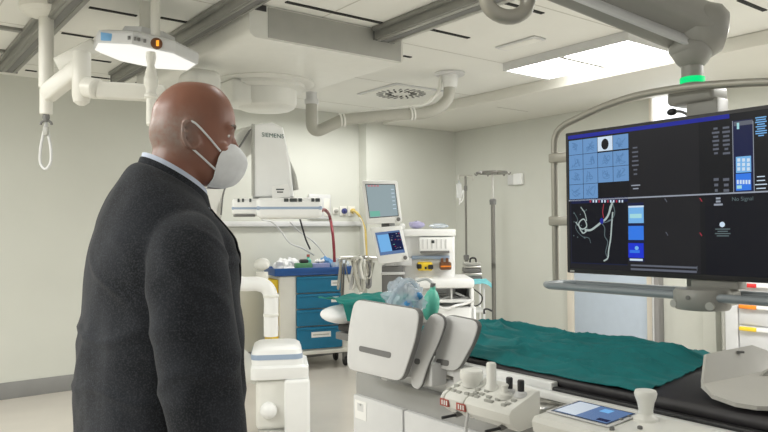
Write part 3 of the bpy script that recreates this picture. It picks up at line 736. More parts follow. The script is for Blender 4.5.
# handle loop under the display
zH = 1.222
ylh = aX(549, 286, XD-0.05).y
b = MB(); hx0, hx1 = XD-0.12, XD+0.10; yrh = 2*yc-ylh
lp = [V((hx0+0.05, ylh, zH)), V((hx0, ylh-0.06, zH)), V((hx0, yc, zH)), V((hx0, yrh+0.06, zH)), V((hx0+0.05, yrh, zH)), V((hx1-0.05, yrh, zH)), V((hx1, yrh+0.06, zH)), V((hx1, yc, zH)), V((hx1, ylh-0.06, zH)), V((hx1-0.05, ylh, zH))]
R_ = []
for i, p in enumerate(lp):
    nx = lp[(i+1) % len(lp)]; R_.append(p)
    for k in range(1, 4): R_.append(p.lerp(nx, k/4))
m_handle = mat('blue_grey_handle', (0.24, 0.27, 0.29), 0.4, var=0.02)
b.tube(R_, 0.017, m_handle, 12, sm=False, closed=True); b.build('handle_loop', disp)
bp = aX(695, 296, XD-0.13)
b = MB(); b.lathe([(0.10, 0), (0.108, 0.012), (0.108, 0.07), (0.10, 0.082)], (XD-0.075, bp.y, zH-0.052), (0, 0, 1), m_armg, 32); b.box((XD-0.15, bp.y-0.085, zH-0.045), (XD+0.1, bp.y+0.085, zH+0.03), m_armg, 0.03, 3); br = b.build('handle_bracket', disp)
b = MB(); b.cyl((XD-0.170, bp.y, zH), (XD-0.186, bp.y, zH), 0.009, m_dgrey); b.build('screw', br)
for s_ in (-1, 1):
    b = MB(); b.cyl((XD-0.140, bp.y+s_*0.07, zH-0.03), (XD-0.163, bp.y+s_*0.075, zH-0.03), 0.016, m_grey); b.build('screw', br)
b = MB(); b.box((XD+0.02, bp.y-0.10, zH+0.025), (XD+0.10, bp.y+0.10, zb_+0.02), m_armg, 0.008); b.build('lower_mount', disp)
# column behind the display, swivel, ring, spring arm
sp = aX(692, 60, XD+0.14); SX, SY = sp.x, sp.y
def szz(py): return aX(694, py, SX).z
b = MB(); b.box((SX-0.05, SY-0.135, zt_-0.35), (SX+0.05, SY+0.005, szz(102)), m_armg, 0.008); b.box((SX-0.04, SY-0.02, zb_-0.04), (SX+0.04, SY+0.02, zt_-0.3), m_armg); b.build('mounting_column', disp)
b = MB(); b.box((SX-0.07, SY-0.125, szz(105)), (SX+0.07, SY+0.085, szz(90)), m_armg, 0.018, 3); b.build('swivel_block', disp)
b = MB(); b.cyl((SX, SY, szz(90)), (SX, SY, szz(50)), 0.046, m_armg); b.build('swivel_stem', disp)
b = MB(); b.lathe([(0.044, 0), (0.052, 0.003), (0.052, 0.026), (0.044, 0.029)], (SX, SY, szz(83.5)), (0, 0, 1), m_green, 28); b.build('green_status_ring', disp)
DA = (V((SX, SY, 2.2))-CAM).dot(fw)
A_, B_ = aD(705, 32, DA), aD(440, -74, DA)
ax = (B_-A_); L_ = ax.length; axn = ax.normalized(); sdv = fw.copy(); upv = axn.cross(sdv).normalized()
if upv.z < 0: upv = -upv
rollm = Matrix.Rotation(math.radians(32), 3, axn); sdv = rollm @ sdv; upv = rollm @ upv
b = MB(); b.obox((A_+B_)/2, ax/2, sdv*0.105, upv*0.078, m_armg, 0.025, 3); b.build('spring_arm', disp)
side = -upv if upv.dot(fw) > 0 else upv
lowv = -sdv if sdv.z > 0 else sdv
b = MB(); b.obox((A_+B_)/2 + axn*-0.02 - UP*0.092 - fw*0.055, axn*(L_/2-0.12), sdv*0.008, upv*0.03, m_lgrey, 0.006); b.build('arm_trim', disp)
b = MB(); jd = (RT*0.93 - fw*0.25).normalized(); jd = (jd - UP*0.15).normalized()
b.lathe([(0.03, -0.10), (0.09, -0.085), (0.115, -0.05), (0.12, 0.0), (0.115, 0.05), (0.085, 0.085), (0.03, 0.095)], aD(704, 30, DA), jd, m_armg, 36)
b.ell(aD(689, 49, DA), (0.085, 0.085, 0.05), m_armg); b.lathe([(0.085, 0), (0.085, 0.04), (0.065, 0.075), (0.05, 0.09)], aD(692, 46, DA), (0, 0, -1), m_armg); b.build('arm_joint', disp)
b = MB(); b.lathe([(0.10, 0), (0.12, 0.03), (0.12, 0.18), (0.1, 0.2)], B_-V((0, 0, 0.1)), (0, 0, 1), m_armg); b.cyl(B_+V((0, 0, 0.05)), (B_.x, B_.y, ZC-0.001), 0.09, m_armg); b.build('ceiling_column', disp)
rp_ = aD(507, 0, DA); b = MB(); lp = []
for k in range(24):
    a = 2*math.pi*k/24; lp.append(rp_ + RT*0.098*math.cos(a) + UP*0.075*math.sin(a) + fw*0.03*math.cos(a))
b.tube(lp, 0.034, m_tube, 12, sm=False, closed=True); b.build('cable_loop', disp)
b = MB(); p = aX(672, 112, SX-0.02); b.tube([aX(693, 121, SX-0.02), aX(687, 114.5, SX-0.02), aX(680, 111.5, SX-0.02), p], 0.006, m_dgrey, 8); b.ell(p, (0.014, 0.024, 0.016), m_black); b.build('gooseneck_microphone', disp)

# ================================================================== patient table
TX0, TX1, TY0, TY1, TZ = 1.90, 2.60, 0.25, 2.72, 1.0
table = thing('patient_table', 'angiography table with grey and white base, side rail and black mattress', 'operating table', (2.2, 1.8, 0))
b = MB(); b.box((1.80, 0.9, 0.0), (2.45, 2.57, 0.86), m_baseg, 0.012); b.build('base', table)
for ya, yb in ((2.205, 2.555), (1.45, 2.195), (0.92, 1.44)):
    b = MB(); b.box((1.778, ya, 0.05), (1.806, yb, 0.765), m_lgrey, 0.006); p_ = b.build('base_panel', table)
    if ya > 2.2:
        b = MB(); b.box((1.7762, 2.455, 0.665), (1.779, 2.54, 0.745), m_paper); b.box((1.7755, 2.475, 0.70), (1.7765, 2.52, 0.735), m_lgrey); b.box((1.7755, 2.492, 0.725), (1.7765, 2.50, 0.733), m_ink); b.build('paper_label', p_, label='small white paper label')
b = MB(); b.box((1.83, 0.6, 0.855), (2.5, 2.6, 0.915), m_lgrey, 0.01); b.build('slide_carriage', table)
b = MB(); b.box((TX0-0.03, TY0, 0.915), (TX1+0.03, TY1, 0.955), m_dgrey, 0.012)
HX0, HX1, HY1 = 2.06, 2.44, 3.12
b.prism([(TX0-0.03, TY1-0.03, 0.915), (HX0, 2.86, 0.915), (HX0, HY1, 0.915), (HX1, HY1, 0.915), (HX1, 2.86, 0.915), (TX1+0.03, TY1-0.03, 0.915)], (0, 0, 0.039), m_dgrey, 0.006)
b.build('tabletop', table)
b = MB()
b.box((TX0-0.075, TY0, 0.933), (TX0-0.032, 2.55, 0.958), m_bwhite, 0.005); b.box((TX0-0.058, TY0, 0.902), (TX0-0.032, 2.55, 0.928), m_steel, 0.004)
for y in (0.6, 1.2, 1.9, 2.4): b.box((TX0-0.062, y-0.03, 0.875), (TX0-0.03, y+0.03, 0.93), m_lgrey, 0.004)
b.build('accessory_rail', table)
b = MB(); b.box((TX0-0.045, 0.25, 0.957), (TX0-0.02, 1.52, 0.970), m_black, 0.005); b.box((TX0-0.05, 1.5, 0.957), (TX0-0.014, 2.55, 0.985), m_bwhite, 0.005); b.build('edge_strip', table)
def matt(u, v):
    x = TX0-0.005 + (TX1-TX0+0.01)*u; y = TY0+0.02+(TY1-TY0-0.03)*v
    return (x, y, TZ)
b = MB(); b.box((TX0-0.012, TY0+0.02, 0.956), (TX1+0.01, TY1-0.005, TZ), m_matt, 0.018, 3); b.prism([(TX0-0.01, TY1-0.03, 0.957), (HX0+0.01, 2.85, 0.957), (HX0+0.01, HY1-0.01, 0.957), (HX1-0.01, HY1-0.01, 0.957), (HX1-0.01, 2.85, 0.957), (TX1+0.008, TY1-0.03, 0.957)], (0, 0, TZ-0.957-0.0005), m_matt, 0.012); b.build('mattress', table)

# teal drape lying on the mattress
cA, cB, cC, cD = aZ(462, 358, TZ), aZ(642, 395, TZ), aZ(708, 362, TZ), aZ(478, 333, TZ)
cD = V((TX1+0.03, 2.62, TZ)); cA = V((cA.x, 2.62, TZ)); cA.x = TX0+0.035
cC = V((TX1+0.03, cC.y, TZ)); 
def drape(u, v):
    a = cA.lerp(cB, v); c_ = cD.lerp(cC, v); p = a.lerp(c_, u)
    x, y = p.x, p.y
    n1 = noise.noise(V((x*3.2+y*1.4, y*2.0, 3.1))); n2 = abs(noise.noise(V((x*9+y*2.4, y*2.0-x*1.5, 8.2))))
    n3 = noise.noise(V((x*16, y*9, 1.0)))
    n4 = abs(noise.noise(V((x*11+y*2.0, y*1.5, 4.4)))); n5 = abs(noise.noise(V((x*8-y*1.2, y*2.6, 7.7))))
    edge = min(u, 1-u, v, 1-v)
    z = 0.007 + 0.030*max(0, n1+0.2) + 0.075*(max(0, 0.42-n2))*(0.5+0.5*u) + 0.004*n3 + 0.016*max(0, 0.16-n4)/0.16 + 0.014*max(0, 0.12-n5)/0.12
    z = max(0.004, z*min(1, 0.25+edge*9))
    hang = 0.0
    if p.x > TX1-0.0: hang = 0.5*(p.x-TX1)
    x += 0.012*noise.noise(V((y*5, 2.2, 0)))*(1 if u < 0.5 else 0.4)
    return V((x, y, TZ+z-hang))
b = MB(); b.sheet(drape, 90, 150, m_teal, 0.0035)
dr = b.build('surgical_drape', sharp=80); tag(dr, 'wrinkled teal cloth drape spread over the black table mattress', 'drape')

# pillow and green cloth at the head end
pc = V((2.17, 3.06, TZ))
def pil(u, v):
    a = 2*math.pi*u; t_ = -math.pi/2 + math.pi*v
    cx_, sx_ = math.cos(a), math.sin(a); e_ = 0.55
    f = lambda w: math.copysign(abs(w)**e_, w)
    cz_ = math.cos(t_)**0.4 if math.cos(t_) > 0 else 0
    x, y = f(cx_)*cz_*0.21, f(sx_)*cz_*0.12; z = math.sin(t_)*0.05*(1-0.35*(abs(cx_*sx_)*2)**2)
    w = 0.007*noise.noise(V((x*14, y*14, z*20)))
    return V((pc.x+x, pc.y+y, pc.z+0.052+z+w*0.6))
b = MB(); b.sheet(pil, 40, 20, m_pillow); pl_ = b.build('pillow', sharp=80); tag(pl_, 'white pillow at the far head end of the table', 'pillow')
g0 = pc + V((0.02, -0.05, 0))
def gcl(u, v):
    x = 1.98+0.46*u; y = 2.885+0.29*v
    dx, dy = (x-pc.x)/0.25, (y-pc.y)/0.14
    base = TZ+0.006; rr_ = max(abs(dx), abs(dy))
    top = 0.112*max(0, min(1, (1.3-rr_)/0.3))
    n1 = noise.noise(V((x*9, y*7, 5)))
    n2 = abs(noise.noise(V((x*14+y*6, y*12, 2))))
    z = base + top + max(0, 0.03*n1+0.012) + 0.028*(0.5-n2)*(0.6 if n2 < 0.5 else 0)
    if x > TX1-0.01 and False: z -= 0.1
    return V((x+0.012*n1, y, z+0.004))
b = MB(); b.sheet(gcl, 50, 60, m_teal2, 0.004); gc_ = b.build('green_cloth', sharp=80); tag(gc_, 'crumpled green cloth lying over the white pillow', 'cloth')

# breathing bag and clear plastic mask bundle
p = aX(429, 300, 2.44); p.z = TZ+0.145
bagt = thing('breathing_bag', 'green rubber breathing bag standing behind the shield plates', 'breathing bag', (p.x, p.y, TZ))
b = MB(); b.lathe([(0.004, 0), (0.02, 0.004), (0.038, 0.03), (0.046, 0.075), (0.043, 0.12), (0.028, 0.155), (0.015, 0.168), (0.014, 0.185), (0.009, 0.19)], (p.x, p.y, TZ+0.012), (0.12, -0.05, 1), m_bag, 24); b.build('bag', bagt)
b = MB(); b.cyl((p.x+0.02, p.y-0.008, TZ+0.19), (p.x+0.022, p.y-0.01, TZ+0.212), 0.014, m_dgrey); b.tube([(p.x+0.02, p.y-0.01, TZ+0.21), (p.x-0.01, p.y+0.01, TZ+0.235), (p.x-0.06, p.y+0.03, TZ+0.225)], 0.008, m_lgrey, 8); b.build('connector', bagt)
p2 = aX(404, 292, 2.19)
def crump(u, v):
    a = 2*math.pi*u; t_ = math.pi*(v*0.94+0.03); r_ = 0.105
    d_ = V((math.cos(a)*math.sin(t_), math.sin(a)*math.sin(t_)*0.8, -math.cos(t_)*0.95))
    k = 1+0.35*noise.noise(d_*2.2+V((4, 0, 0)))+0.18*noise.noise(d_*6)
    q_ = V((p2.x, p2.y, TZ+0.150)) + d_*r_*k
    return V((q_.x, q_.y, max(q_.z, TZ+0.012)))
mk = thing('oxygen_mask_bundle', 'crumpled clear plastic bag with blue oxygen mask beside the green breathing bag', 'oxygen mask', (p2.x, p2.y, TZ))
b = MB(); b.sheet(crump, 40, 24, m_clear); b.build('plastic_bag', mk)
b = MB(); b.ell((p2.x-0.03, p2.y-0.06, TZ+0.12), (0.035, 0.025, 0.035), m_lblue); b.ell((p2.x+0.03, p2.y-0.075, TZ+0.17), (0.025, 0.02, 0.02), m_lblue); b.build('blue_mask', mk)
b = MB(); b.tube([(p2.x-0.12, p2.y+0.05, TZ+0.02), (p2.x-0.10, p2.y-0.03, TZ+0.17), (p2.x-0.02, p2.y-0.05, TZ+0.25), (p2.x+0.06, p2.y-0.03, TZ+0.20), (p2.x+0.08, p2.y, TZ+0.05)], 0.012, m_clear, 8); b.build('tubing', mk)

# shield plates hung on the rail
m_slotg = mat('slot_grey', (0.17, 0.17, 0.17), 0.5, var=0.02)
m_edge = mat('plate_edge_grey', (0.17, 0.17, 0.165), 0.5, var=0.02)
def plate(pts, X0, nrm, name_label, slot, th=0.022):
    # outline points in the photo laid on the vertical plane through X0 with normal nrm
    nrm = V(nrm).normalized(); o = V((X0[0], X0[1], 1.0))
    P = []
    for px, py in pts:
        r = ray(px, py); t_ = (o-CAM).dot(nrm)/r.dot(nrm); P.append(CAM+r*t_)
    c_ = sum(P, V())/len(P)
    t = thing('shield_plate', name_label, 'shield plate', (c_.x, c_.y, min(p.z for p in P)), 'shield plates on the table rail')
    b = MB(); b.prism(P, nrm*th, m_lgrey, 0.004, 2, rc=0.045); b.build('plate', t)
    b = MB(); b.prism([c_+(p-c_)*1.014 + nrm*0.004 for p in P], nrm*(th-0.0005), m_edge, 0.003, 2, rc=0.046); b.build('edge_band', t)
    S_ = []
    for px, py in slot:
        r = ray(px, py); q_ = CAM+r*((o-CAM).dot(nrm)/r.dot(nrm)); S_.append(q_)
    b = MB(); b.prism([s_-nrm*0.0015 for s_ in S_], nrm*0.003, m_slotg, 0, rc=0.012); b.build('handle_slot', t)
    lowp = min(P, key=lambda p: p.z)
    b = MB(); cc_ = V((c_.x, c_.y, 0.94)) + nrm*(th+0.002)
    b.box((min(cc_.x, TX0-0.085), cc_.y-0.02, 0.90), (TX0-0.0765, cc_.y+0.02, 0.985), m_lgrey, 0.004); b.build('rail_clamp', t)
    return t
plate([(354, 299.5), (419.5, 310), (415, 340), (401, 382), (346.5, 369), (348, 330)], (1.655, 2.3), (1, 0, 0), 'largest light grey shield plate at the left of three on the table rail', [(359.5, 345.5), (391.5, 352.5), (390.5, 358.5), (359, 351)])
plate([(431.5, 311.5), (446, 319), (439, 341), (427, 366), (420, 391), (410, 386), (411, 366), (419, 335)], (1.712, 2.03), (0.93, 0.36, 0), 'narrow curved shield plate between two wider plates', [(415, 358), (420.5, 359), (419.5, 365), (414, 363.5)])
plate([(443, 314.5), (478.5, 321.5), (474, 340), (456, 372.5), (431, 366), (437, 350)], (1.795, 1.95), (1, 0.03, 0), 'rightmost shield plate with a small grey handle slot beside the teal drape', [(437, 358.5), (449.5, 360.5), (448.5, 366.5), (436, 364)])

# joystick console clipped to the rail
c1 = thing('control_console', 'grey control console with joysticks clipped to the table rail', 'control console', (1.72, 1.62, 0.85))
ya, yb = 1.45, 1.765
def cons(b, ya, yb, m, zt0=0.945, zt1=0.985, xl=1.588, xr=1.735):
    sec = [V((xr, 0, 0.90)), V((xr, 0, zt1)), V((xr-0.02, 0, zt1)), V((xl+0.012, 0, zt0)), V((xl, 0, zt0-0.015)), V((xl+0.006, 0, zt0-0.045)), V((xl+0.05, 0, zt0-0.075)), V((xr-0.03, 0, 0.875))]
    b.prism([V((p.x, ya, p.z)) for p in sec], (0, yb-ya, 0), m, 0.006, 2)
b = MB()
for a_, c_ in ((ya, ya+0.20), (ya+0.203, ya+0.295), (ya+0.298, yb)): cons(b, a_, c_, m_white)
b.build('housing', c1)
def ct(x): return 0.945+(x-1.600)*(0.04/0.115)
def con(px, py):
    z = 0.965
    for _ in range(30): p = aZ(px, py, z); z = 0.6*z+0.4*ct(max(1.6, min(p.x, 1.715)))
    return p
p = con(471.5, 385); b = MB(); b.lathe([(0.030, 0), (0.032, 0.016), (0.038, 0.024), (0.040, 0.046), (0.037, 0.055), (0.026, 0.059)], p-V((0, 0, 0.004)), (0, 0, 1), m_white); b.build('round_joystick', c1)
p = con(491.5, 388.5); b = MB(); b.lathe([(0.024, 0), (0.022, 0.012), (0.0165, 0.02), (0.0165, 0.085), (0.013, 0.09)], p-V((0, 0, 0.004)), (0, 0, 1), m_white); b.build('tall_joystick', c1)
p = con(505, 397); b = MB(); b.lathe([(0.026, 0), (0.024, 0.015), (0.011, 0.02), (0.010, 0.034), (0.013, 0.042), (0.009, 0.046)], p-V((0, 0, 0.004)), (0, 0, 1), m_white); b.build('small_joystick', c1)
for px, py in ((509.5, 392.5), (521, 395.5)):
    p = con(px, py); b = MB(); b.lathe([(0.021, 0), (0.018, 0.014), (0.010, 0.018)], p-V((0, 0, 0.004)), (0, 0, 1), m_lgrey); b.lathe([(0.0105, 0), (0.011, 0.032), (0.009, 0.036)], p+V((0, 0, 0.013)), (0, 0, 1), m_black); b.build('black_topped_stick', c1, label='stick with a black top')
for px, py in ((449, 389), (454, 391), (459, 392.5), (457, 386), (467, 394), (472, 395.5), (477, 397), (478, 390), (476, 393.5), (487, 391.5), (482, 394.5), (489, 397.5), (487, 401), (491, 402), (498, 400), (504, 405.5), (508, 404), (514, 401)):
    p = con(px, py); b = MB(); b.box(p-V((0.006, 0.009, 0.003)), p+V((0.006, 0.009, 0.006)), m_grey, 0.001); b.build('key', c1)
for y in (1.745, 1.665):
    b = MB(); b.box((1.586, y-0.024, 0.902), (1.600, y+0.018, 0.926), m_redink, 0.001)
    for k in (-0.016, -0.005, 0.006): b.box((1.5845, y+k-0.003, 0.907), (1.588, y+k+0.002, 0.922), m_paper)
    b.build('red_label', c1, label='dark red printed label')
for y in (1.70, 1.50):
    b = MB(); b.cyl((1.62, y, 0.878), (1.555, y+0.02, 0.872), 0.005, m_black, bev=0.001); b.cyl((1.66, y, 0.885), (1.605, y+0.005, 0.876), 0.009, m_dgrey); b.build('clamp_lever', c1)
b = MB(); b.tube([(1.60, 1.64, 0.90), (1.59, 1.64, 0.84), (1.60, 1.625, 0.74), (1.64, 1.60, 0.6)], 0.005, m_lgrey, 8); b.build('cable', c1)
for y in (1.48, 1.74):
    b = MB(); b.box((1.725, y-0.03, 0.90), (1.823, y+0.03, 0.924), m_steel, 0.003); b.build('rail_bracket', c1)
# touch screen console
c2 = thing('touch_console', 'beige console with touch screen and bulbous joystick on the table rail', 'touch console', (1.7, 1.1, 0.85))
b = MB(); cons(b, 0.80, 1.345, m_white, 0.955, 0.965, 1.565, 1.805); b.build('housing', c2)
def c2z(x): return 0.955+(x-1.577)*0.01/0.208
Q = [V((1.632, 1.325, 0)), V((1.768, 1.325, 0)), V((1.768, 1.135, 0)), V((1.632, 1.135, 0))]
QQ = [V((p.x, p.y, c2z(p.x)+0.0015)) for p in Q]
b = MB(); cq = sum(QQ, V())/4
b.prism([cq+(p-cq)*1.12 for p in QQ], (0, 0, 0.004), m_lgrey, 0.002); b.build('screen_frame', c2)
m_touch = mat('touch_screen_glass', (0.055, 0.085, 0.16), 0.06, var=0.3, scale=30)
b = MB(); b.prism([p+V((0, 0, 0.0042)) for p in QQ], (0, 0, 0.0015), m_touch); scn = b.build('touch_screen', c2)
sc_t1 = scr('touch_screen_pale', (0.50, 0.56, 0.62), 1); sc_t2 = scr('touch_screen_blue', (0.10, 0.17, 0.33), 1)
b = MB()
def tq2(u0_, v0_, u1_, v1_, m, k):
    P = [QQ[0].lerp(QQ[3], u).lerp(QQ[1].lerp(QQ[2], u), v) + V((0, 0, 0.0058+0.0002*k)) for u, v in ((u0_, v0_), (u1_, v0_), (u1_, v1_), (u0_, v1_))]
    b.faces(P, [(0, 1, 2, 3)], m)
tq2(0.03, 0.04, 0.97, 0.96, sc_t2, 0); tq2(0.04, 0.06, 0.42, 0.94, sc_t1, 1); tq2(0.55, 0.62, 0.72, 0.85, sc_lb, 1); tq2(0.75, 0.1, 0.95, 0.25, sc_navy, 1)
b.build('screen_picture', scn)
p = aZ(646, 419, 0.965); jx, jy = p.x, p.y
b = MB(); b.lathe([(0.036, 0), (0.034, 0.008), (0.024, 0.014), (0.0195, 0.02), (0.0195, 0.03), (0.023, 0.05), (0.029, 0.066), (0.031, 0.076), (0.028, 0.084), (0.015, 0.087)], (jx, jy, c2z(jx)-0.003), (0, 0, 1), m_white, 32); b.build('bulb_joystick', c2)
for px, py in ((621, 421), (629, 418.5), (612, 428), (640, 428)):
    p = aZ(px, py, 0.962); b = MB(); b.lathe([(0.007, 0), (0.007, 0.006), (0.005, 0.008)], (p.x, p.y, c2z(p.x)), (0, 0, 1), m_dgrey, 14); b.build('button', c2)

# grey bent arm board at the right end of the mattress
b1 = MB()
ab = [(705.5, 354), (752, 345), (768, 351)]
t = thing('arm_board', 'bent grey board lying on the mattress at the right picture edge', 'arm board', (2.3, 1.1, TZ))
f0, f1 = aZ(703, 384, TZ+0.10), aZ(790, 366, TZ+0.13)        # crease
lowpts = [(703, 384), (712, 394.5), (735, 402.5), (757, 406), (790, 407)]
lowZ = [TZ+0.038, TZ+0.028, TZ+0.025, TZ+0.024, TZ+0.024]
crs = [aZ(x, y, z) for (x, y), z in zip([(703, 384), (716, 381), (738, 377), (757, 372.5), (790, 366)], [TZ+0.038, TZ+0.043, TZ+0.046, TZ+0.05, TZ+0.055])]
low = [aZ(x, y, z) for (x, y), z in zip(lowpts, lowZ)]
def dd(p): return (p-CAM).dot(fw)
up_ = []
for (x, y), cpt in zip([(706.5, 354), (718, 351.5), (738, 347.8), (752, 345), (785, 357)], crs): up_.append(aD(x, y, dd(cpt)+0.05))
rows = [low, [l.lerp(c_, 0.5)-V((0, 0, 0.002)) for l, c_ in zip(low, crs)], crs, [c_.lerp(u_, 0.5) for c_, u_ in zip(crs, up_)], up_]
b = MB()
def absh(u, v):
    i = min(3, int(u*4)); f = u*4-i; j = min(3, int(v*4)); g = v*4-j
    return rows[i][j].lerp(rows[i][j+1], g).lerp(rows[i+1][j].lerp(rows[i+1][j+1], g), f)
m_board = mat('beige_grey_board', (0.50, 0.49, 0.455), 0.45, var=0.02)
b.sheet(absh, 16, 16, m_board, 0.012); b.build('board', t, sharp=25)
b = MB(); pp = aD(770, 380, dd(crs[3])-0.02); b.lathe([(0.034, 0), (0.036, 0.004), (0.034, 0.012)], pp, -fw, m_grey); b.build('round_pad', t)
b = MB(); pp = absh(0.93, 0.52); b.obox(pp-fw*0.006, RT*0.010, fw*0.006, UP*0.003, m_dgrey); b.build('slot', t)

# ================================================================== blue drawer cart
CY = 6.50; kx = lambda px: aY(px, 310, CY).x
crt = thing('drawer_cart', 'cream hospital cart with blue drawers and yellow side bins by the back wall', 'cart', ((kx(282)+kx(346))/2, CY+0.23, 0))
X0, X1, XA, XB = kx(282), kx(347.5), kx(297), kx(336.5)
z_ = lambda py: aY(316, py, CY).z
ztop, zbot = z_(274.5), z_(349)
b = MB(); b.box((X0, CY, zbot), (XA-0.006, CY+0.46, ztop), m_cream, 0.01); b.box((XB+0.006, CY, zbot), (X1, CY+0.46, ztop), m_cream, 0.01); b.box((XA-0.01, CY+0.02, zbot), (XB+0.01, CY+0.46, ztop), m_cream)
b.box((X0-0.01, CY-0.012, zbot-0.035), (X1+0.01, CY+0.47, zbot+0.012), m_cream, 0.012); b.build('body', crt)
zs = [ztop-0.005, z_(292), z_(307.5), z_(324.5), zbot+0.02]
for i in range(4):
    b = MB(); b.box((XA, CY-0.02, zs[i+1]+0.006), (XB, CY+0.02, zs[i]-0.004), m_blue, 0.012); b.box((XA+0.01, CY-0.034, zs[i]-0.035), (XB-0.01, CY-0.015, zs[i]-0.012), m_blue, 0.008); dr_ = b.build('drawer', crt)
    if i != 2:
        b = MB(); lx = kx(327) if i < 2 else kx(309.5); w = 0.085 if i < 2 else 0.22
        zc_ = (zs[i]+zs[i+1])/2+(0.01 if i < 2 else 0.035); b.box((lx, CY-0.024, zc_-0.03), (lx+w, CY-0.0195, zc_+0.03), m_paper, 0.002); b.box((lx+0.015, CY-0.0252, zc_-0.006), (lx+w-0.02, CY-0.0238, zc_+0.004), m_grey); b.build('label', dr_, label='white paper label')
b = MB(); zt2 = z_(268); b.box((X0-0.06, CY-0.03, ztop+0.002), (X1+0.02, CY+0.48, ztop+0.03), m_dblue, 0.012)
for lo, hi in (((X0-0.06, CY-0.03, ztop+0.02), (X1+0.02, CY-0.012, ztop+0.085)), ((X0-0.06, CY+0.462, ztop+0.02), (X1+0.02, CY+0.48, ztop+0.085)), ((X0-0.06, CY-0.03, ztop+0.02), (X0-0.042, CY+0.48, ztop+0.085)), ((X1+0.002, CY-0.03, ztop+0.02), (X1+0.02, CY+0.48, ztop+0.085))): b.box(lo, hi, m_dblue, 0.006)
b.build('tray_top', crt)
for i in range(4):
    b = MB(); za = zs[i]-0.03; b.box((X0-0.075, CY+0.04, zs[i+1]+0.01), (X0-0.002, CY+0.40, za), m_yellow, 0.01); b.build('side_bin', crt, label='yellow side bin')
for x in (X0+0.09, X1-0.09):
    for y in (CY+0.06, CY+0.40):
        b = MB(); b.cyl((x-0.02, y, 0.06), (x+0.02, y, 0.06), 0.058, m_black, bev=0.01); b.box((x-0.03, y-0.03, 0.07), (x+0.03, y+0.03, zbot-0.02), m_dgrey, 0.01); b.build('caster', crt)
b = MB(); b.tube([(X1+0.02, CY+0.05, ztop-0.02), (X1+0.07, CY+0.05, ztop-0.03), (X1+0.07, CY+0.40, ztop-0.03), (X1+0.02, CY+0.40, ztop-0.02)], 0.012, m_steel, 8, sm=False); b.build('push_handle', crt)
# things in the tray
zt3 = ztop+0.0305
m_pouch = mat('blue_pouch_film', (0.10, 0.26, 0.50), 0.4)
crt_items = []
tray = [('bottle', 'small green capped bottle standing at the back of the cart tray', 'bottle', (X0+0.415, CY+0.34), 'bottle'),
        ('gauze_roll', 'white gauze roll lying near the front left of the cart tray', 'roll', (X0+0.11, CY+0.045), 'roll'),
        ('blue_pouch', 'crumpled blue pouch at the far back right of the cart tray', 'pouch', (X0+0.62, CY+0.355), 'film3'),
        ('syringe_bag', 'white crumpled bag behind the green box in the cart tray', 'bag', (X0+0.225, CY+0.355), 'film'),
        ('rolled_wrapper', 'crumpled clear wrapping film in the left of the blue cart tray', 'wrapper', (X0+0.085, CY+0.21), 'film'),
        ('green_box', 'small green and dark box in the blue cart tray', 'box', (X0+0.30, CY+0.14), 'box'),
        ('glove_box', 'pale violet supply box in the middle of the cart tray', 'box', (X0+0.505, CY+0.20), 'vbox'),
        ('film_packet', 'shiny transparent packet at the right of the cart tray', 'packet', (X0+0.72, CY+0.12), 'film2')]
for nm, lb, ct_, (x, y), kd in tray:
    t = thing(nm, lb, ct_, (x, y, zt3)); crt_items.append(t)
    if kd == 'box':
        b = MB(); b.box((x-0.09, y-0.06, zt3), (x+0.09, y+0.06, zt3+0.10), mat('leaf_green_card', (0.08, 0.26, 0.12), 0.5), 0.012); b.build('carton', t)
        b = MB(); b.box((x-0.04, y-0.05, zt3+0.098), (x+0.05, y+0.04, zt3+0.14), m_black, 0.015); b.build('dark_lid', t)
    elif kd == 'bottle':
        b = MB(); b.lathe([(0.03, 0), (0.034, 0.01), (0.034, 0.12), (0.015, 0.14), (0.015, 0.16)], (x, y, zt3), (0, 0, 1), m_bag, 18); b.build('flask', t)
        b = MB(); b.cyl((x, y, zt3+0.158), (x, y, zt3+0.185), 0.018, m_redink); b.build('cap', t)
    elif kd == 'roll':
        b = MB(); b.cyl((x-0.06, y, zt3+0.035), (x+0.06, y, zt3+0.035), 0.035, m_pillow, bev=0.006); b.build('gauze', t)
        b = MB(); b.cyl((x-0.063, y, zt3+0.035), (x+0.063, y, zt3+0.035), 0.012, m_cream); b.build('core', t)
    elif kd == 'vbox':
        b = MB(); b.box((x-0.10, y-0.07, zt3), (x+0.10, y+0.07, zt3+0.09), mat('violet_card', (0.30, 0.33, 0.55), 0.5), 0.006); b.build('carton', t)
        b = MB(); b.sheet(lambda u, v: V((x-0.05+0.1*u, y-0.03+0.06*v, zt3+0.09+0.03*math.sin(u*9)*math.sin(v*7)+0.02)), 10, 10, m_paper, 0.002); b.build('tissue', t)
    else:
        b = MB(); sx = 0.085 if kd == 'film' else 0.08
        def cr(u, v):
            a = 2*math.pi*u; t_ = math.pi*(0.04+0.92*v); d_ = V((math.cos(a)*math.sin(t_)*sx, math.sin(a)*math.sin(t_)*0.075, -math.cos(t_)*0.075))
            k = 1+0.5*noise.noise(d_*22+V((sx*90, 0, 0))); q_ = V((x, y, zt3+0.07))+d_*k
            return V((q_.x, q_.y, max(q_.z, zt3+0.001)))
        b.sheet(cr, 26, 16, {'film2': m_clear, 'film3': m_pouch}.get(kd, m_pillow)); b.build('film', t, sharp=20)
        b = MB(); b.box((x-0.05, y-0.03, zt3), (x+0.05, y+0.04, zt3+0.03), m_paper, 0.006); b.build('paper_inside', t)

# the loaded cart stands a little turned towards the room
C0, CR = crt.location.copy(), Matrix.Rotation(math.radians(-15), 3, 'Z')
for o_ in [crt]+crt_items:
    o_.location = C0 + V((0.015, -0.12, 0)) + CR @ (o_.location-C0); o_.rotation_euler = (0, 0, math.radians(-15))

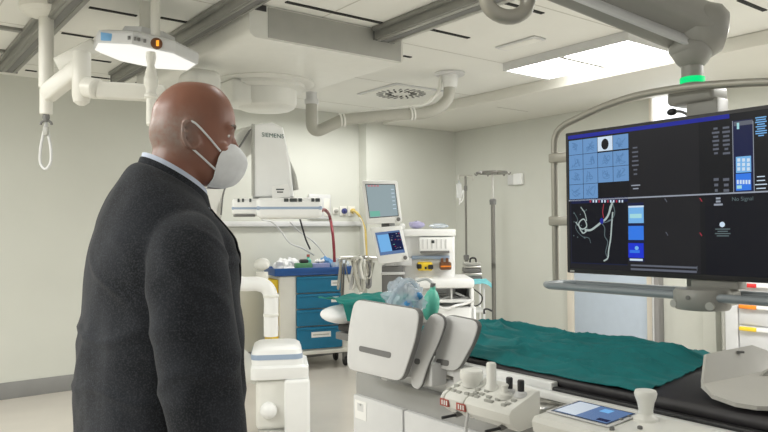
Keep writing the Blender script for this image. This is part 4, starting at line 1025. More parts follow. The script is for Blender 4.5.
# ================================================================== back wall fittings
yw_ = YB
def w(px, py): return aY(px, py, yw_-0.03)
A, B = w(241, 224), w(361, 225)
t = thing('wall_rail', 'pale medical rail running along the back wall behind the C-arm', 'wall rail', (A.x, YB, A.z))
b = MB(); b.box((A.x-0.6, YB-0.05, A.z-0.03), (B.x, YB-0.016, A.z+0.03), m_lgrey, 0.008); b.build('rail', t)
b = MB()
for x in (A.x-0.4, A.x+0.4, A.x+1.0, A.x+1.5): b.box((x-0.03, YB-0.02, A.z-0.022), (x+0.03, YB-0.001, A.z+0.022), m_grey, 0.004)
b.build('wall_bracket', t)
A, B = w(309, 194), w(331, 219)
t = thing('wall_panel', 'grey square service plate on the back wall beside the detector', 'wall plate', ((A.x+B.x)/2, YB, (A.z+B.z)/2))
b = MB(); b.box((A.x, YB-0.03, B.z), (B.x, YB-0.001, A.z), m_lgrey, 0.01); b.build('plate', t)
b = MB(); b.box((B.x-0.10, YB-0.036, B.z+0.03), (B.x-0.02, YB-0.028, A.z-0.05), m_cream, 0.006); b.build('socket_insert', t)
for (px, rr_, m_, nm, lb) in ((336.5, 0.022, m_grey, 'wall_outlet', 'small grey gas outlet nearest the service plate'), (344.5, 0.034, mat('navy_outlet', (0.06, 0.07, 0.22), 0.4), 'wall_outlet', 'dark blue ringed gas outlet in the middle of the wall row'), (353, 0.032, m_yhose, 'wall_outlet', 'yellow gas outlet with a yellow hose plugged in')):
    p = w(px, 211)
    t = thing(nm, lb, 'gas outlet', (p.x, YB, p.z), 'gas outlets on the back wall')
    b = MB(); b.box((p.x-0.06, YB-0.014, p.z-0.06), (p.x+0.05, YB-0.001, p.z+0.06), m_cream, 0.01) if rr_ > 0.025 else b.box((p.x-0.04, YB-0.012, p.z-0.04), (p.x+0.04, YB-0.001, p.z+0.04), m_cream, 0.006)
    b.build('cover', t)
    b = MB(); b.lathe([(rr_, 0), (rr_, 0.03), (rr_*0.6, 0.032), (rr_*0.5, 0.05), (0.006, 0.052)], (p.x, YB-0.012, p.z), (0, -1, 0), m_, 20); b.build('coupling', t)
hz = YB-0.20
def wh(px, py, y=hz): return aY(px, py, y)
b = MB(); b.tube([wh(321, 211, 4.6+0.35), wh(325, 210, 5.4), wh(329.5, 216, 6.5), wh(332.5, 232, 6.38), wh(334, 250, 6.36), wh(334.5, 262, 6.36)], 0.016, m_rhose, 8, 6)
o = b.build('red_hose'); tag(o, 'dark red hose hanging down beside the blue drawer cart', 'hose')
b = MB(); b.tube([wh(353, 211, YB-0.06), wh(357, 213), wh(361, 219), wh(365, 230), wh(366, 243), wh(366.5, 256), wh(367, 268)], 0.015, m_yhose, 8, 6)
b.tube([wh(354, 212, YB-0.06), wh(359, 217), wh(363, 226), wh(364, 240), wh(365, 254), wh(366, 268)], 0.011, m_cream, 8, 6)
o = b.build('yellow_hose'); tag(o, 'yellow hose hanging from the gas outlet behind the two screens', 'hose')
b = MB(); b.tube([wh(300, 219, 6.4), wh(303, 230, 6.5), wh(306, 240, 6.6), wh(310, 249, 6.7)], 0.010, m_black, 8, 6)
o = b.build('black_cable'); tag(o, 'short black cable hanging below the flat detector', 'cable')
b = MB(); b.tube([wh(262, 220, 6.6), wh(272, 222, 6.8), wh(280, 230), wh(290, 243), wh(302, 248), wh(314, 255, 6.95)], 0.009, m_lgrey, 6, 6); b.tube([wh(290, 222, 6.6), wh(300, 232, 6.8), wh(315, 243), wh(330, 262)], 0.008, m_lgrey, 6, 6)
o = b.build('grey_cables'); tag(o, 'thin grey cables sagging across the wall above the cart', 'cable')

# ================================================================== anaesthesia machine with two screens
VD = 6.4; k_ = VD/F
vr = aD(410, 300, VD); vroot = (vr.x, vr.y, 0)
ven = thing('anaesthesia_machine', 'white anaesthesia machine with two tilted screens and a shelf tower', 'anaesthesia machine', vroot, rz=-YAW)
def L(px, py, y=0.0): s_ = (VD+y)/F; return V(((px-410.0)*s_ + y*(410-384)/F*1.0, y, H + (229.7-py)*s_))
O = (0, 0, 0)
def bx(b, x0_, y0_, x1_, y1_, d0_, d1_, m, bev=0.006):
    A, B = L(x0_, y1_, d0_), L(x1_, y0_, d0_); b.box((A.x, d0_, A.z), (B.x, d1_, B.z), m, bev)
b = MB(); bx(b, 404, 236, 455.5, 330, 0.05, 0.45, m_bwhite, 0.015); b.box((L(404, 300).x, 0.05, 0.12), (L(455, 300).x, 0.45, 0.9), m_bwhite, 0.02); b.build('tower', ven, O)
b = MB(); bx(b, 402, 229.5, 456.5, 236.5, -0.02, 0.48, m_bwhite, 0.012); b.build('top_shelf', ven, O)
b = MB(); bx(b, 420, 237.5, 453.5, 252, -0.03, 0.06, m_bwhite, 0.01); up = b.build('display_unit', ven, O)
b = MB()
for i in range(6): bx(b, 423+i*4.6, 239.5, 424+i*4.6, 249, -0.036, -0.028, m_lgrey, 0)
bx(b, 432, 240.5, 435, 243.5, -0.038, -0.028, m_ink, 0.002); bx(b, 421, 251, 450, 253.5, -0.034, 0.05, m_dgrey, 0.004); b.build('front_marks', up, O)
b = MB(); bx(b, 412, 256, 450, 259.5, 0.02, 0.06, m_stripe, 0.003); b.build('blue_strip', ven, O)
for px0, px1, py0, py1, m, lb in ((418, 433, 262.5, 271, m_yellow, 'yellow and black vaporizer'), (440.5, 452, 262.5, 270.5, m_brown, 'brown vaporizer')):
    b = MB(); bx(b, px0, py0, px1, py1, -0.06, 0.06, m, 0.015); vp = b.build('vaporizer', ven, O, label=lb)
    b = MB()
    if m is m_yellow:
        bx(b, px0-0.5, py0+2, px0+4, py1-2, -0.08, 0.05, m_black, 0.008); bx(b, px1-4.5, py0+2.5, px1+0.6, py1-1.5, -0.08, 0.05, m_black, 0.008); bx(b, px0+7, py0+4.5, px0+9, py1-1.5, -0.065, 0, m_black, 0.003)
    else:
        bx(b, px0+1, py0-4, px0+3.5, py0+1, -0.05, 0.0, m_brown, 0.006); bx(b, px0+6, py0-4, px0+8.5, py0+1, -0.05, 0.0, m_brown, 0.006); bx(b, px0+0.5, py0+3.5, px1-0.5, py0+5, -0.062, 0, m_orange, 0.002)
    b.build('dial', vp, O)
b = MB(); bx(b, 415, 279, 475, 289, -0.22, 0.40, m_bwhite, 0.03); b.build('worktop', ven, O)
b = MB(); bx(b, 430, 289, 433, 335, -0.15, 0.35, m_bwhite, 0.004); bx(b, 471, 289, 474, 335, -0.15, 0.35, m_bwhite, 0.004); bx(b, 433, 300, 471, 303, -0.15, 0.35, m_bwhite, 0.004); bx(b, 433, 289, 471, 330, 0.20, 0.22, m_dgrey, 0); bx(b, 451, 289, 452.5, 300, -0.12, 0.3, m_bwhite, 0.003)
b.box((L(430, 300).x, -0.15, 0.10), (L(474, 300).x, 0.35, L(440, 306).z), m_bwhite, 0.01); b.build('shelf_unit', ven, O)
b = MB()
for i, (px, py, a) in enumerate(((438, 297, 0.2), (445, 298, -0.3), (456, 297, 0.3), (463, 298.5, -0.1), (441, 295, 0), (460, 295, 0.4))):
    c_ = L(px, py, -0.02); b.box(c_-V((0.045, 0.03, 0.010)), c_+V((0.045, 0.03, 0.010)), m_lgrey if i % 2 else m_dgrey, 0.006, rot=Matrix.Rotation(a, 3, 'Y'))
b.tube([L(436, 306, -0.17), L(446, 309, -0.2), L(456, 306, -0.2), L(466, 304, -0.17), L(474, 301, -0.18)], 0.012, m_bwhite, 8); b.build('shelf_contents', ven, O)
b = MB()
for x in (L(406, 0).x, L(470, 0).x):
    for y in (0.0, 0.35): b.cyl((x-0.02, y, 0.06), (x+0.02, y, 0.06), 0.06, m_dgrey, bev=0.01); b.box((x-0.02, y-0.02, 0.08), (x+0.02, y+0.02, 0.13), m_dgrey)
b.build('casters', ven, O)
# two screens
def screen(pts, ins, y0_, nm, dm):
    P = [L(px, py, y0_) for px, py in pts]
    b = MB(); b.prism(P, (0, 0.07, 0), m_bwhite, 0.008, 2, rc=0.02); hs = b.build(nm, ven, O)
    c_ = sum(P, V())/4
    Q_ = [L(px, py, y0_)-V((0, 0.002, 0)) for px, py in ins]
    b = MB(); b.prism(Q_, (0, 0.004, 0), m_black); 
    dm(b, Q_); b.build('display', hs, O)
    b = MB(); b.lathe([(0.018, 0), (0.018, 0.016), (0.012, 0.018)], (P[2].x-0.035, P[2].y+0.002, P[2].z+0.03), (0, -1, 0), m_dgrey, 16); b.build('knob', hs, O)
    return hs
def quad(b, Q_, u0_, v0_, u1_, v1_, m, k):
    f = lambda u, v: Q_[0].lerp(Q_[1], u).lerp(Q_[3].lerp(Q_[2], u), v)-V((0, 0.001*k, 0))
    b.faces([f(u0_, v0_), f(u1_, v0_), f(u1_, v1_), f(u0_, v1_)], [(0, 1, 2, 3)], m)
sc_g = scr('screen_pale_grey', (0.27, 0.34, 0.36), 1); sc_g2 = scr('screen_soft_green', (0.16, 0.42, 0.33), 1); sc_pk = scr('screen_pink', (0.45, 0.18, 0.2), 1)
def d1(b, Q_):
    quad(b, Q_, 0.02, 0.02, 0.98, 0.98, sc_g, 1); quad(b, Q_, 0.04, 0.80, 0.38, 0.96, sc_g2, 2)
    for i in range(4): quad(b, Q_, 0.08+i*0.1, 0.03, 0.15+i*0.1, 0.08, sc_pk, 2)
    for i in range(6): quad(b, Q_, 0.84, 0.15+i*0.12, 0.94, 0.17+i*0.12, sc_wh, 2)
def d2(b, Q_):
    quad(b, Q_, 0.0, 0.0, 1, 1, sc_t2, 1); quad(b, Q_, 0.06, 0.12, 0.52, 0.86, sc_lb, 2); quad(b, Q_, 0.52, 0.08, 0.98, 0.86, sc_navy, 2)
    random.seed(9)
    for i in range(18): u, v = 0.55+random.random()*0.38, 0.12+random.random()*0.68; quad(b, Q_, u, v, u+0.05, v+0.03, random.choice((sc_grey, sc_redt, sc_g2, sc_line)), 3)
screen([(362.5, 179.5), (398.5, 180.5), (403, 222.5), (367.5, 224)], [(366, 183.5), (396, 184), (399.5, 216), (370, 218)], -0.12, 'upper_screen', d1)
screen([(370.5, 227.5), (402.5, 225.5), (409.5, 261), (379, 264)], [(375.5, 232.5), (400, 230), (405.5, 252.5), (380.5, 255.5)], -0.14, 'lower_screen', d2)
b = MB(); bx(b, 382, 222, 390, 229, -0.05, 0.02, m_dgrey, 0.006); bx(b, 386, 200, 396, 270, -0.03, 0.03, m_lgrey, 0.01); bx(b, 384, 258, 412, 266, -0.02, 0.08, m_lgrey, 0.01); bx(b, 382, 266, 404, 300, -0.04, 0.2, m_dgrey, 0.01); bx(b, 381, 272, 405, 275, -0.06, 0.2, m_lgrey, 0.01)
b.build('screen_mount', ven, O)
b = MB(); bx(b, 400, 223.5, 406, 229, -0.05, 0.06, m_bwhite, 0.02); b.build('sensor_block', ven, O)
# hoses hanging at its left
hs = aD(352, 258, 6.3)
b = MB(); random.seed(12)
for i in range(20):
    x = 340+random.uniform(0, 32); d_ = 6.3+random.uniform(-0.2, 0.15); y1 = random.uniform(270, 294); w_ = random.uniform(1.5, 7); dx_ = random.uniform(-5, 5)
    b.tube([aD(352+random.uniform(-8, 14), 258.5, 6.3), aD(x-1, 256+random.uniform(0, 4), d_), aD(x-w_*0.6, 265, d_), aD(x-w_*0.3+dx_, y1, d_), aD(x+w_*0.4+dx_, y1+1.5, d_), aD(x+w_*0.6+dx_*0.5, 270, d_+0.05), aD(x+w_*0.5, 262+random.uniform(-3, 4), d_+0.05)], random.choice((0.006, 0.009, 0.012, 0.016)), (m_lgrey, m_tube, m_white, m_dgrey, m_hose, m_cream)[i % 6], 8, 5)
o_ = b.build('breathing_hoses'); tag(o_, 'tangled bundle of grey breathing hoses hanging left of the screens', 'hoses')
o_.parent = ven; o_.matrix_parent_inverse = (Matrix.Translation(V(vroot)) @ Matrix.Rotation(-YAW, 4, 'Z')).inverted()
for k__ in ('label', 'category'): del o_[k__]
b = MB(); b.tube([L(384, 259, 0), L(368, 258, -0.05), L(348, 257.5, -0.1), L(340, 258, -0.1)], 0.016, m_steel, 8); b.build('hose_arm', ven, O)
# packets on the shelf
def onshelf(px0, px1, name, label, cat, m, h):
    A, B = L(px0, 229.5, 0.1), L(px1, 229.5, 0.1); cxm = (A.x+B.x)/2; R3 = Matrix.Rotation(-YAW, 3, 'Z')
    c_ = R3 @ V((cxm, 0.15, 0)) + V((vroot[0], vroot[1], A.z+0.006+0.0))
    def f(u, v):
        a = 2*math.pi*u; t_ = math.pi*(0.03+0.94*v); hw = (B.x-A.x)/2
        d_ = V((math.cos(a)*math.sin(t_)*hw, math.sin(a)*math.sin(t_)*0.10, (1-math.cos(t_))*h/2)); k = 1+0.3*noise.noise(d_*18+V((px0, 0, 0)))
        return c_ + R3 @ V((d_.x*k, d_.y*k, max(0.001, d_.z*k)))
    t = thing(name, label, cat, c_)
    b = MB(); b.sheet(f, 24, 12, m); b.build('wrap', t, sharp=25)
    b = MB(); b.obox(c_+V((0, 0, h*0.35)), R3 @ V(((B.x-A.x)*0.3, 0, 0)), R3 @ V((0, 0.05, 0)), V((0, 0, h*0.25)), m_lblue if 'violet' in label else m_paper, 0.01); b.build('contents', t)
m_viol = mat('violet_film', (0.45, 0.43, 0.65), 0.3, var=0.1)
onshelf(409, 425, 'sterile_packet', 'violet crumpled packet on top of the white shelf', 'packet', m_viol, 0.07)
onshelf(431, 450, 'sterile_packet', 'clear pale packet on the right of the white top shelf', 'packet', m_clear, 0.05)
# small trolley behind with a stack of grey devices and a cyan cloth
TD = 7.6; tr = aD(474, 290, TD)
tro = thing('equipment_trolley', 'small white frame trolley carrying grey devices beside the corner', 'trolley', (tr.x, tr.y, 0), rz=-YAW)
kk = TD/F
def T(px, py, y=0): return V(((px-474)*kk, y, H+(229.5-py)*kk))
b = MB(); b.box((T(463, 0).x, 0, T(0, 281).z-0.02), (T(486, 0).x, 0.36, T(0, 281).z), m_bwhite, 0.006)
for px in (464.5, 484): 
    for y in (0.02, 0.34): b.cyl((T(px, 0).x, y, 0.02), (T(px, 0).x, y, T(0, 281).z-0.01), 0.014, m_bwhite)
b.box((T(463, 0).x, 0, T(0, 313).z), (T(486, 0).x, 0.36, T(0, 311).z), m_bwhite, 0.004); b.build('frame', tro, O)
zt4 = T(0, 281).z
stk = thing('device_stack', 'grey and black recorder unit with silver front on the white trolley', 'recorder', (tr.x, tr.y, zt4), rz=-YAW)
b = MB(); zz0 = 0.0
for i, (h_, m) in enumerate(((0.05, m_dgrey), (0.035, m_steel), (0.05, m_dgrey), (0.03, m_steel), (0.035, m_grey))):
    b.box((T(464+i*0.5, 0).x, 0.03, zz0), (T(483-i*0.4, 0).x, 0.30, zz0+h_-0.004), m, 0.008); zz0 += h_
b.build('case', stk, O)
b = MB(); b.tube([V((-0.03, 0.1, zz0-0.01)), V((-0.02, 0.1, zz0+0.04)), V((0.03, 0.1, zz0+0.04)), V((0.04, 0.1, zz0-0.01))], 0.010, m_black, 8); b.build('carry_handle', stk, O)
R3 = Matrix.Rotation(-YAW, 3, 'Z')
def cy(u, v):
    x = T(469+22*u, 0).x; y = -0.055+0.055*v; z = zt4+0.012+0.012*noise.noise(V((u*6, v*6, 0)))
    if v < 0.5: z -= (0.5-v)*0.09
    if x > T(486, 0).x: z -= (x-T(486, 0).x)*0.9
    return R3 @ V((x, y, 0)) + V((tr.x, tr.y, z))
b = MB(); b.sheet(cy, 20, 12, m_cyan, 0.004); o_ = b.build('cyan_cloth', sharp=80); tag(o_, 'light cyan cloth hanging over the front edge of the trolley', 'cloth')
b = MB(); b.tube([R3 @ V((T(476, 0).x, -0.02, 0)) + V((tr.x, tr.y, T(0, p_).z)) + RT*dx_ for p_, dx_ in ((289, -0.03), (296, 0.06), (303, 0.05), (306, -0.02), (300, -0.05))], 0.008, m_black, 6); o_ = b.build('coiled_cable'); tag(o_, 'black coiled cable hanging under the white trolley top', 'cable')

# infusion stands
BR = 0.20
def stand(px, ytop, D_, label, wide, bag, r):
    p = aD(px, ytop, D_); t = thing('infusion_stand', label, 'infusion stand', (p.x, p.y, 0), 'infusion stands in the corner')
    b = MB(); b.cyl((p.x, p.y, 0.08), (p.x, p.y, 1.15), r, m_pole); b.build('lower_pole', t)
    b = MB(); b.cyl((p.x, p.y, 1.1), (p.x, p.y, p.z), r*0.6, m_steel if wide else m_pole); b.lathe([(r*1.5, 0), (r*1.6, 0.05), (r, 0.06)], (p.x, p.y, 1.13 if not wide else 1.75), (0, 0, 1), m_dgrey, 16); b.build('upper_pole', t)
    if wide: b = MB(); b.cyl((p.x, p.y, 1.1), (p.x, p.y, 1.76), r, m_pole); b.build('clamp_sleeve', t)
    b = MB(); n = 4
    if wide:
        b.lathe([(0.15, 0), (0.155, 0.012), (0.15, 0.024), (0.13, 0.026)], (p.x, p.y, p.z-0.02), (0, 0, 1), m_pole, 32)
        b.obox(p - RT*0.12 - V((0, 0, 0.012)), RT*0.05, fw*0.03, V((0, 0, 0.012)), m_dgrey, 0.004)
        for k in range(6): a = k*math.pi/3; b.tube([p+V((math.cos(a)*0.15, math.sin(a)*0.15, 0)), p+V((math.cos(a)*0.17, math.sin(a)*0.17, -0.03)), p+V((math.cos(a)*0.19, math.sin(a)*0.19, -0.01))], 0.006, m_pole, 6)
    else:
        for s__ in (-1, 1): b.tube([p, p+RT*s__*0.05, p+RT*s__*0.085, p+RT*s__*0.09-V((0, 0, 0.04)), p+RT*s__*0.07-V((0, 0, 0.05))], 0.008, m_steel, 8)
        b2 = MB(); b2.lathe([(0.02, 0), (0.022, 0.03), (0.02, 0.06)], p-V((0, 0, 0.18)), (0, 0, 1), m_dgrey, 12); b2.build('clamp_collar', t)
    b.build('hook_head', t)
    b = MB()
    for k in range(5):
        a = 2*math.pi*k/5; q_ = V((p.x+BR*math.cos(a), p.y+BR*math.sin(a), 0.075)); b.cyl((p.x, p.y, 0.10), q_, 0.016, m_steel)
    b.build('star_base', t)
    for k in range(5):
        a = 2*math.pi*k/5; b = MB(); q_ = V((p.x+BR*math.cos(a), p.y+BR*math.sin(a), 0.036)); b.cyl(q_-V((0.012, 0, 0)), q_+V((0.012, 0, 0)), 0.035, m_black, bev=0.006); b.box(q_-V((0.008, 0.008, -0.03)), q_+V((0.008, 0.008, 0.045)), m_dgrey); b.build('caster', t)
    return p, t
p, t = stand(465.5, 176, 8.4, 'thin steel infusion stand with a clear bag in the room corner', False, True, 0.022)
q0 = p - RT*0.09 - V((0, 0, 0.05)) - RT*-0.01
m_clear2 = mat('clear_film', (0.85, 0.87, 0.88), 0.15, var=0.05, alpha=0.35)
bag_ = thing('infusion_bag', 'clear infusion bag with tube hanging from the corner stand', 'infusion bag', q0-V((0, 0, 0.2)))
b = MB(); b.obox(q0-V((0, 0, 0.13)), RT*0.035, fw*0.012, V((0, 0, 0.09)), m_clear2, 0.010); b.build('bag', bag_)
b = MB(); b.tube([q0-V((0, 0, 0.0)), q0-V((0, 0, 0.045))], 0.005, m_clear, 6); b.tube([q0-V((0, 0, 0.22)), q0-V((0, 0, 0.27))+RT*0.02, q0-V((0, 0, 0.22))+RT*0.05, q0-V((0, 0, 0.12))+RT*0.05, q0-V((0, 0, 0.30))+RT*0.0], 0.006, m_bwhite, 6); b.build('drip_tube', bag_)
p, t = stand(492.5, 172, 7.1, 'tall grey infusion stand with a wide ring of hooks before the right wall', True, False, 0.022)
b = MB(); b.tube([V((p.x, p.y, 0.66))-RT*0.02, V((p.x, p.y, 0.68))-RT*0.07, V((p.x, p.y, 0.67))-RT*0.10, V((p.x, p.y, 0.63))-RT*0.10], 0.010, m_black, 8); b.build('side_handle', t)
# thermostat on right wall
A, B = aX(509, 174.5, XR), aX(524, 184.5, XR)
t = thing('wall_thermostat', 'small white box on the right wall beside the infusion stand', 'thermostat', (XR, (A.y+B.y)/2, (A.z+B.z)/2))
b = MB(); b.box((XR-0.05, B.y, B.z), (XR-0.001, B.y+(A.y-B.y)*0.55, A.z), m_bwhite, 0.008); b.build('case', t)
b = MB(); b.box((XR-0.03, B.y+(A.y-B.y)*0.55, B.z+0.005), (XR-0.001, A.y, A.z-0.012), m_lgrey, 0.005); b.build('side_cover', t)

# supply cabinet at the right with colour-coded drawer handles
XCB = 6.05
def cb(px, py): return aX(px, py, XCB)
y0c, y1c, yd = cb(722.5, 310).y, cb(790, 310).y, cb(740, 310).y
cab = thing('supply_cabinet', 'tall white supply cabinet with red, orange and yellow drawer handles', 'cabinet', (XCB+0.2, (y0c+y1c)/2, 0))
b = MB(); b.box((XCB, y1c-0.3, 0.0), (XR-0.12, y0c, 1.35), m_cab, 0.004); b.build('body', cab)
b = MB(); b.box((XCB-0.006, y0c-0.025, 0.02), (XCB+0.02, y0c+0.003, 1.34), m_grey, 0.003); b.build('corner_strip', cab)
b = MB(); b.box((XCB-0.018, yd+0.012, 0.05), (XCB+0.002, y0c-0.03, 1.33), m_cab, 0.004); b.build('door', cab)
for py0, py1, m, lb in ((282, 303.5, m_red, 'drawer with a red handle'), (303.5, 325.5, m_orange, 'drawer with an orange handle'), (325.5, 349, m_yellow, 'drawer with a yellow handle'), (349, 372, m_cab, 'plain drawer')):
    za, zb2 = cb(750, py0).z, cb(750, py1).z
    b = MB(); b.box((XCB-0.016, y1c-0.28, zb2+0.006), (XCB+0.002, yd, za-0.004), m_cab, 0.004); dr_ = b.build('drawer', cab, label=lb)
    b = MB(); yh = cb(758, py0).y; b.box((XCB-0.045, yh, za-0.045), (XCB-0.014, yd-0.005, za-0.012), m, 0.008); b.box((XCB-0.040, y1c-0.25, za-0.043), (XCB-0.014, yh-0.001, za-0.014), m_bwhite, 0.006); b.build('handle', dr_)

# ================================================================== the man
TH = math.radians(32); HY = math.radians(-17)
fwh = V((fw.x, fw.y, 0)).normalized()
fdir = r0*math.cos(TH) + fwh*math.sin(TH)
pr = aD(163, 230, 1.58)
man = thing('person', 'bald man in a charcoal wool jacket and white face mask, standing turned to the monitor', 'person', (pr.x, pr.y, 0), rz=math.atan2(fdir.y, fdir.x))
def sring(z, xc, a, b, n=40, p=2.25, yc=0.0, slope=0.0):
    out = []
    for i in range(n):
        t = 2*math.pi*i/n; c_, s_ = math.cos(t), math.sin(t)
        x, y = math.copysign(abs(c_)**(2/p), c_)*a, math.copysign(abs(s_)**(2/p), s_)*b
        out.append(V((xc+x, yc+y, z - slope*x)))
    return out
def interp(rows, n):
    P = [rows[0]]+list(rows)+[rows[-1]]; out = []
    for i in range(1, len(P)-2):
        for k in range(n):
            t = k/n; out.append([0.5*((2*b)+(c-a)*t+(2*a-5*b+4*c-d)*t*t+(3*b-a-3*c+d)*t**3) for a, b, c, d in zip(*P[i-1:i+3])])
    out.append(list(rows[-1])); return out
def remeshed(mb, vox, smooth_n, mats_, disp=None):
    me = bpy.data.meshes.new('x'); mb.bm.to_mesh(me); mb.bm.free()
    o = bpy.data.objects.new('x', me); COL.objects.link(o)
    m = o.modifiers.new('r', 'REMESH'); m.mode = 'VOXEL'; m.voxel_size = vox; m.adaptivity = 0
    s = o.modifiers.new('s', 'SMOOTH'); s.iterations = smooth_n; s.factor = 0.5
    dg = bpy.context.evaluated_depsgraph_get(); dg.update()
    nm = bpy.data.meshes.new_from_object(o.evaluated_get(dg)); bpy.data.objects.remove(o); bpy.data.meshes.remove(me)
    out = MB(); out.bm.from_mesh(nm); bpy.data.meshes.remove(nm)
    out.bm.normal_update()
    for f in out.bm.faces: f.material_index = 0
    out.mats = list(mats_)
    if disp:
        for v in out.bm.verts: v.co += v.normal*disp(v.co)
    return out
HC = V((0.063, 0, 1.736)); RH = Matrix.Rotation(HY, 3, 'Z') @ Matrix.Rotation(math.radians(3), 3, 'Y')
def hp_(p): return HC + RH @ V(p)
# --- skin: head, neck, body, arms, hands, legs in one surface
b = MB()
rows = [(0.112, 0.024, -0.002, 0.012), (0.109, 0.048, -0.028, 0.036), (0.098, 0.068, -0.049, 0.056), (0.078, 0.086, -0.069, 0.069), (0.050, 0.099, -0.085, 0.076), (0.020, 0.1035, -0.089, 0.079),
        (0.0, 0.101, -0.092, 0.079), (-0.022, 0.096, -0.091, 0.077), (-0.05, 0.096, -0.081, 0.072), (-0.08, 0.096, -0.074, 0.066), (-0.100, 0.093, -0.060, 0.060), (-0.118, 0.085, -0.035, 0.048), (-0.128, 0.070, -0.01, 0.03)]
b.loft([[hp_(v) for v in sring(z, (f+k)/2, (f-k)/2, w_, 40, 2.15)] for z, f, k, w_ in interp(rows, 3)], m_skin)
for s_ in (-1, 1):
    b.ell(hp_((0.080, s_*0.033, 0.008)), (0.018, 0.026, 0.008), m_skin)            # brow
    b.ell(hp_((0.066, s_*0.042, -0.042)), (0.024, 0.018, 0.016), m_skin)           # cheekbone
    # ear
    c_ = V((0.004, s_*0.082, -0.020)); E = []
    for k in range(15):
        a = math.radians(-60+ 300*k/14); E.append(hp_(c_ + V((-0.016*math.sin(a)*-1*-1 - 0.004, s_*(0.012+0.010*math.sin(a)*0.6), 0.030*math.cos(a)))))
    E = []
    for k in range(19):
        a = math.radians(30 + 300*k/18)
        lx, lz = 0.0175*math.cos(a), 0.0315*math.sin(a)
        E.append(hp_(c_ + V((lx*0.97-lz*0.22, s_*(0.004 - lx*0.55), lz*0.97+lx*0.22))))
    b.tube(E, 0.0055, m_skin, 8, sm=False)
    b.ell(hp_(c_+V((-0.004, -s_*0.004, 0.0))), (0.015, 0.006, 0.028), m_skin, rot=RH)
    b.ell(hp_(c_+V((0.010, -s_*0.003, -0.026))), (0.008, 0.006, 0.010), m_skin); b.ell(hp_(c_+V((0.013, -s_*0.004, -0.002))), (0.005, 0.006, 0.008), m_skin)
b.tube([hp_((0.094, 0, -0.005)), hp_((0.102, 0, -0.025)), hp_((0.110, 0, -0.045)), hp_((0.103, 0, -0.056))], [0.008, 0.009, 0.011, 0.009], m_skin, 10)
# neck
nk = interp([(1.50, -0.005, 0.075, 0.078), (1.56, 0.004, 0.066, 0.068), (1.61, 0.024, 0.063, 0.064), (1.66, 0.040, 0.066, 0.062), (1.70, 0.052, 0.070, 0.060)], 3)
b.loft([sring(z, xc, a, bb, 32, 2, slope=0.15) for z, xc, a, bb in nk], m_skin)
# trunk core
tk = interp([(0.86, -0.01, 0.13, 0.165), (1.0, -0.01, 0.15, 0.16), (1.2, 0.0, 0.14, 0.165), (1.38, 0.0, 0.125, 0.175), (1.47, 0.0, 0.10, 0.165), (1.53, -0.003, 0.07, 0.11)], 3)
b.loft([sring(*r) for r in tk], m_skin)
arms = {-1: [(0.0, -0.185, 1.455), (-0.012, -0.235, 1.32), (0.008, -0.262, 1.17), (0.036, -0.264, 1.03), (0.085, -0.256, 0.89)],
        1: [(0.0, 0.185, 1.455), (-0.005, 0.235, 1.32), (0.008, 0.262, 1.17), (0.036, 0.264, 1.03), (0.085, 0.256, 0.89)]}
for s_, P in arms.items():
    b.tube(P, [0.055, 0.05, 0.045, 0.04, 0.030], m_skin, 14, 6)
    w0 = V(P[-1]); d_ = V((0.28, 0, -1)).normalized(); fx = V((1, 0, 0.28)).normalized()
    b.tube([w0, w0+d_*0.05, w0+d_*0.09], [0.027, 0.03, 0.028], m_skin, 12)
    b.obox(w0+d_*0.075, fx*0.040, V((0, 0.014, 0)), d_*0.040, m_skin, 0.012, 2)
    for k, (off, ln) in enumerate(((0.031, 0.070), (0.010, 0.082), (-0.011, 0.076), (-0.031, 0.060))):
        r_ = w0+d_*0.10+fx*off; i_ = V((0, -s_, 0))
        b.tube([r_, r_+d_*ln*0.4+i_*0.003, r_+d_*ln*0.75+i_*0.012, r_+d_*ln*0.95+i_*0.026], [0.0095, 0.009, 0.0085, 0.007], m_skin, 8, 4)
    r_ = w0+d_*0.045+fx*0.032
    b.tube([r_, r_+fx*0.024+d_*0.022, r_+fx*0.028+d_*0.050, r_+fx*0.022+d_*0.072], [0.012, 0.011, 0.010, 0.008], m_skin, 8, 4)
for s_ in (-1, 1):
    b.tube([(-0.01, s_*0.095, 0.90), (0.0, s_*0.10, 0.70), (0.005, s_*0.105, 0.48), (-0.012, s_*0.108, 0.28), (-0.015, s_*0.11, 0.10)], [0.085, 0.075, 0.058, 0.050, 0.040], m_skin, 16, 6)
    b.ell((0.05, s_*0.112, 0.05), (0.115, 0.040, 0.035), m_skin)
body = remeshed(b, 0.0048, 3, [m_skin]).build('body', man, (0, 0, 0), sharp=180)
# --- jacket
b = MB(); k_ = 0.965
jr = [(0.80, -0.012, 0.182, 0.212), (0.92, -0.012, 0.178, 0.208), (1.04, -0.008, 0.172, 0.206), (1.13, -0.006, 0.171, 0.208), (1.227, -0.004, 0.170, 0.212), (1.319, -0.002, 0.165, 0.216), (1.411, -0.002, 0.161, 0.216), (1.490, 0.000, 0.148, 0.206), (1.540, 0.006, 0.125, 0.180), (1.574, 0.010, 0.102, 0.142), (1.598, 0.014, 0.086, 0.104), (1.612, 0.020, 0.077, 0.083)]
R_ = []
for z, xc, a, bb in interp(jr, 3):
    sl = 0.58*max(0, min(1, (z-1.48)/0.12)); R_.append(sring(z, xc, a, bb, 48, 2.2, slope=sl))
b.loft(R_, m_jacket)
sl_ = {-1: [(-0.002, -0.130, 1.500), (0.000, -0.185, 1.470), (-0.004, -0.228, 1.400), (0.002, -0.250, 1.300), (0.012, -0.262, 1.170), (0.038, -0.264, 1.03), (0.075, -0.258, 0.915)]}
sl_[1] = [(x, -y, z) for x, y, z in sl_[-1]]
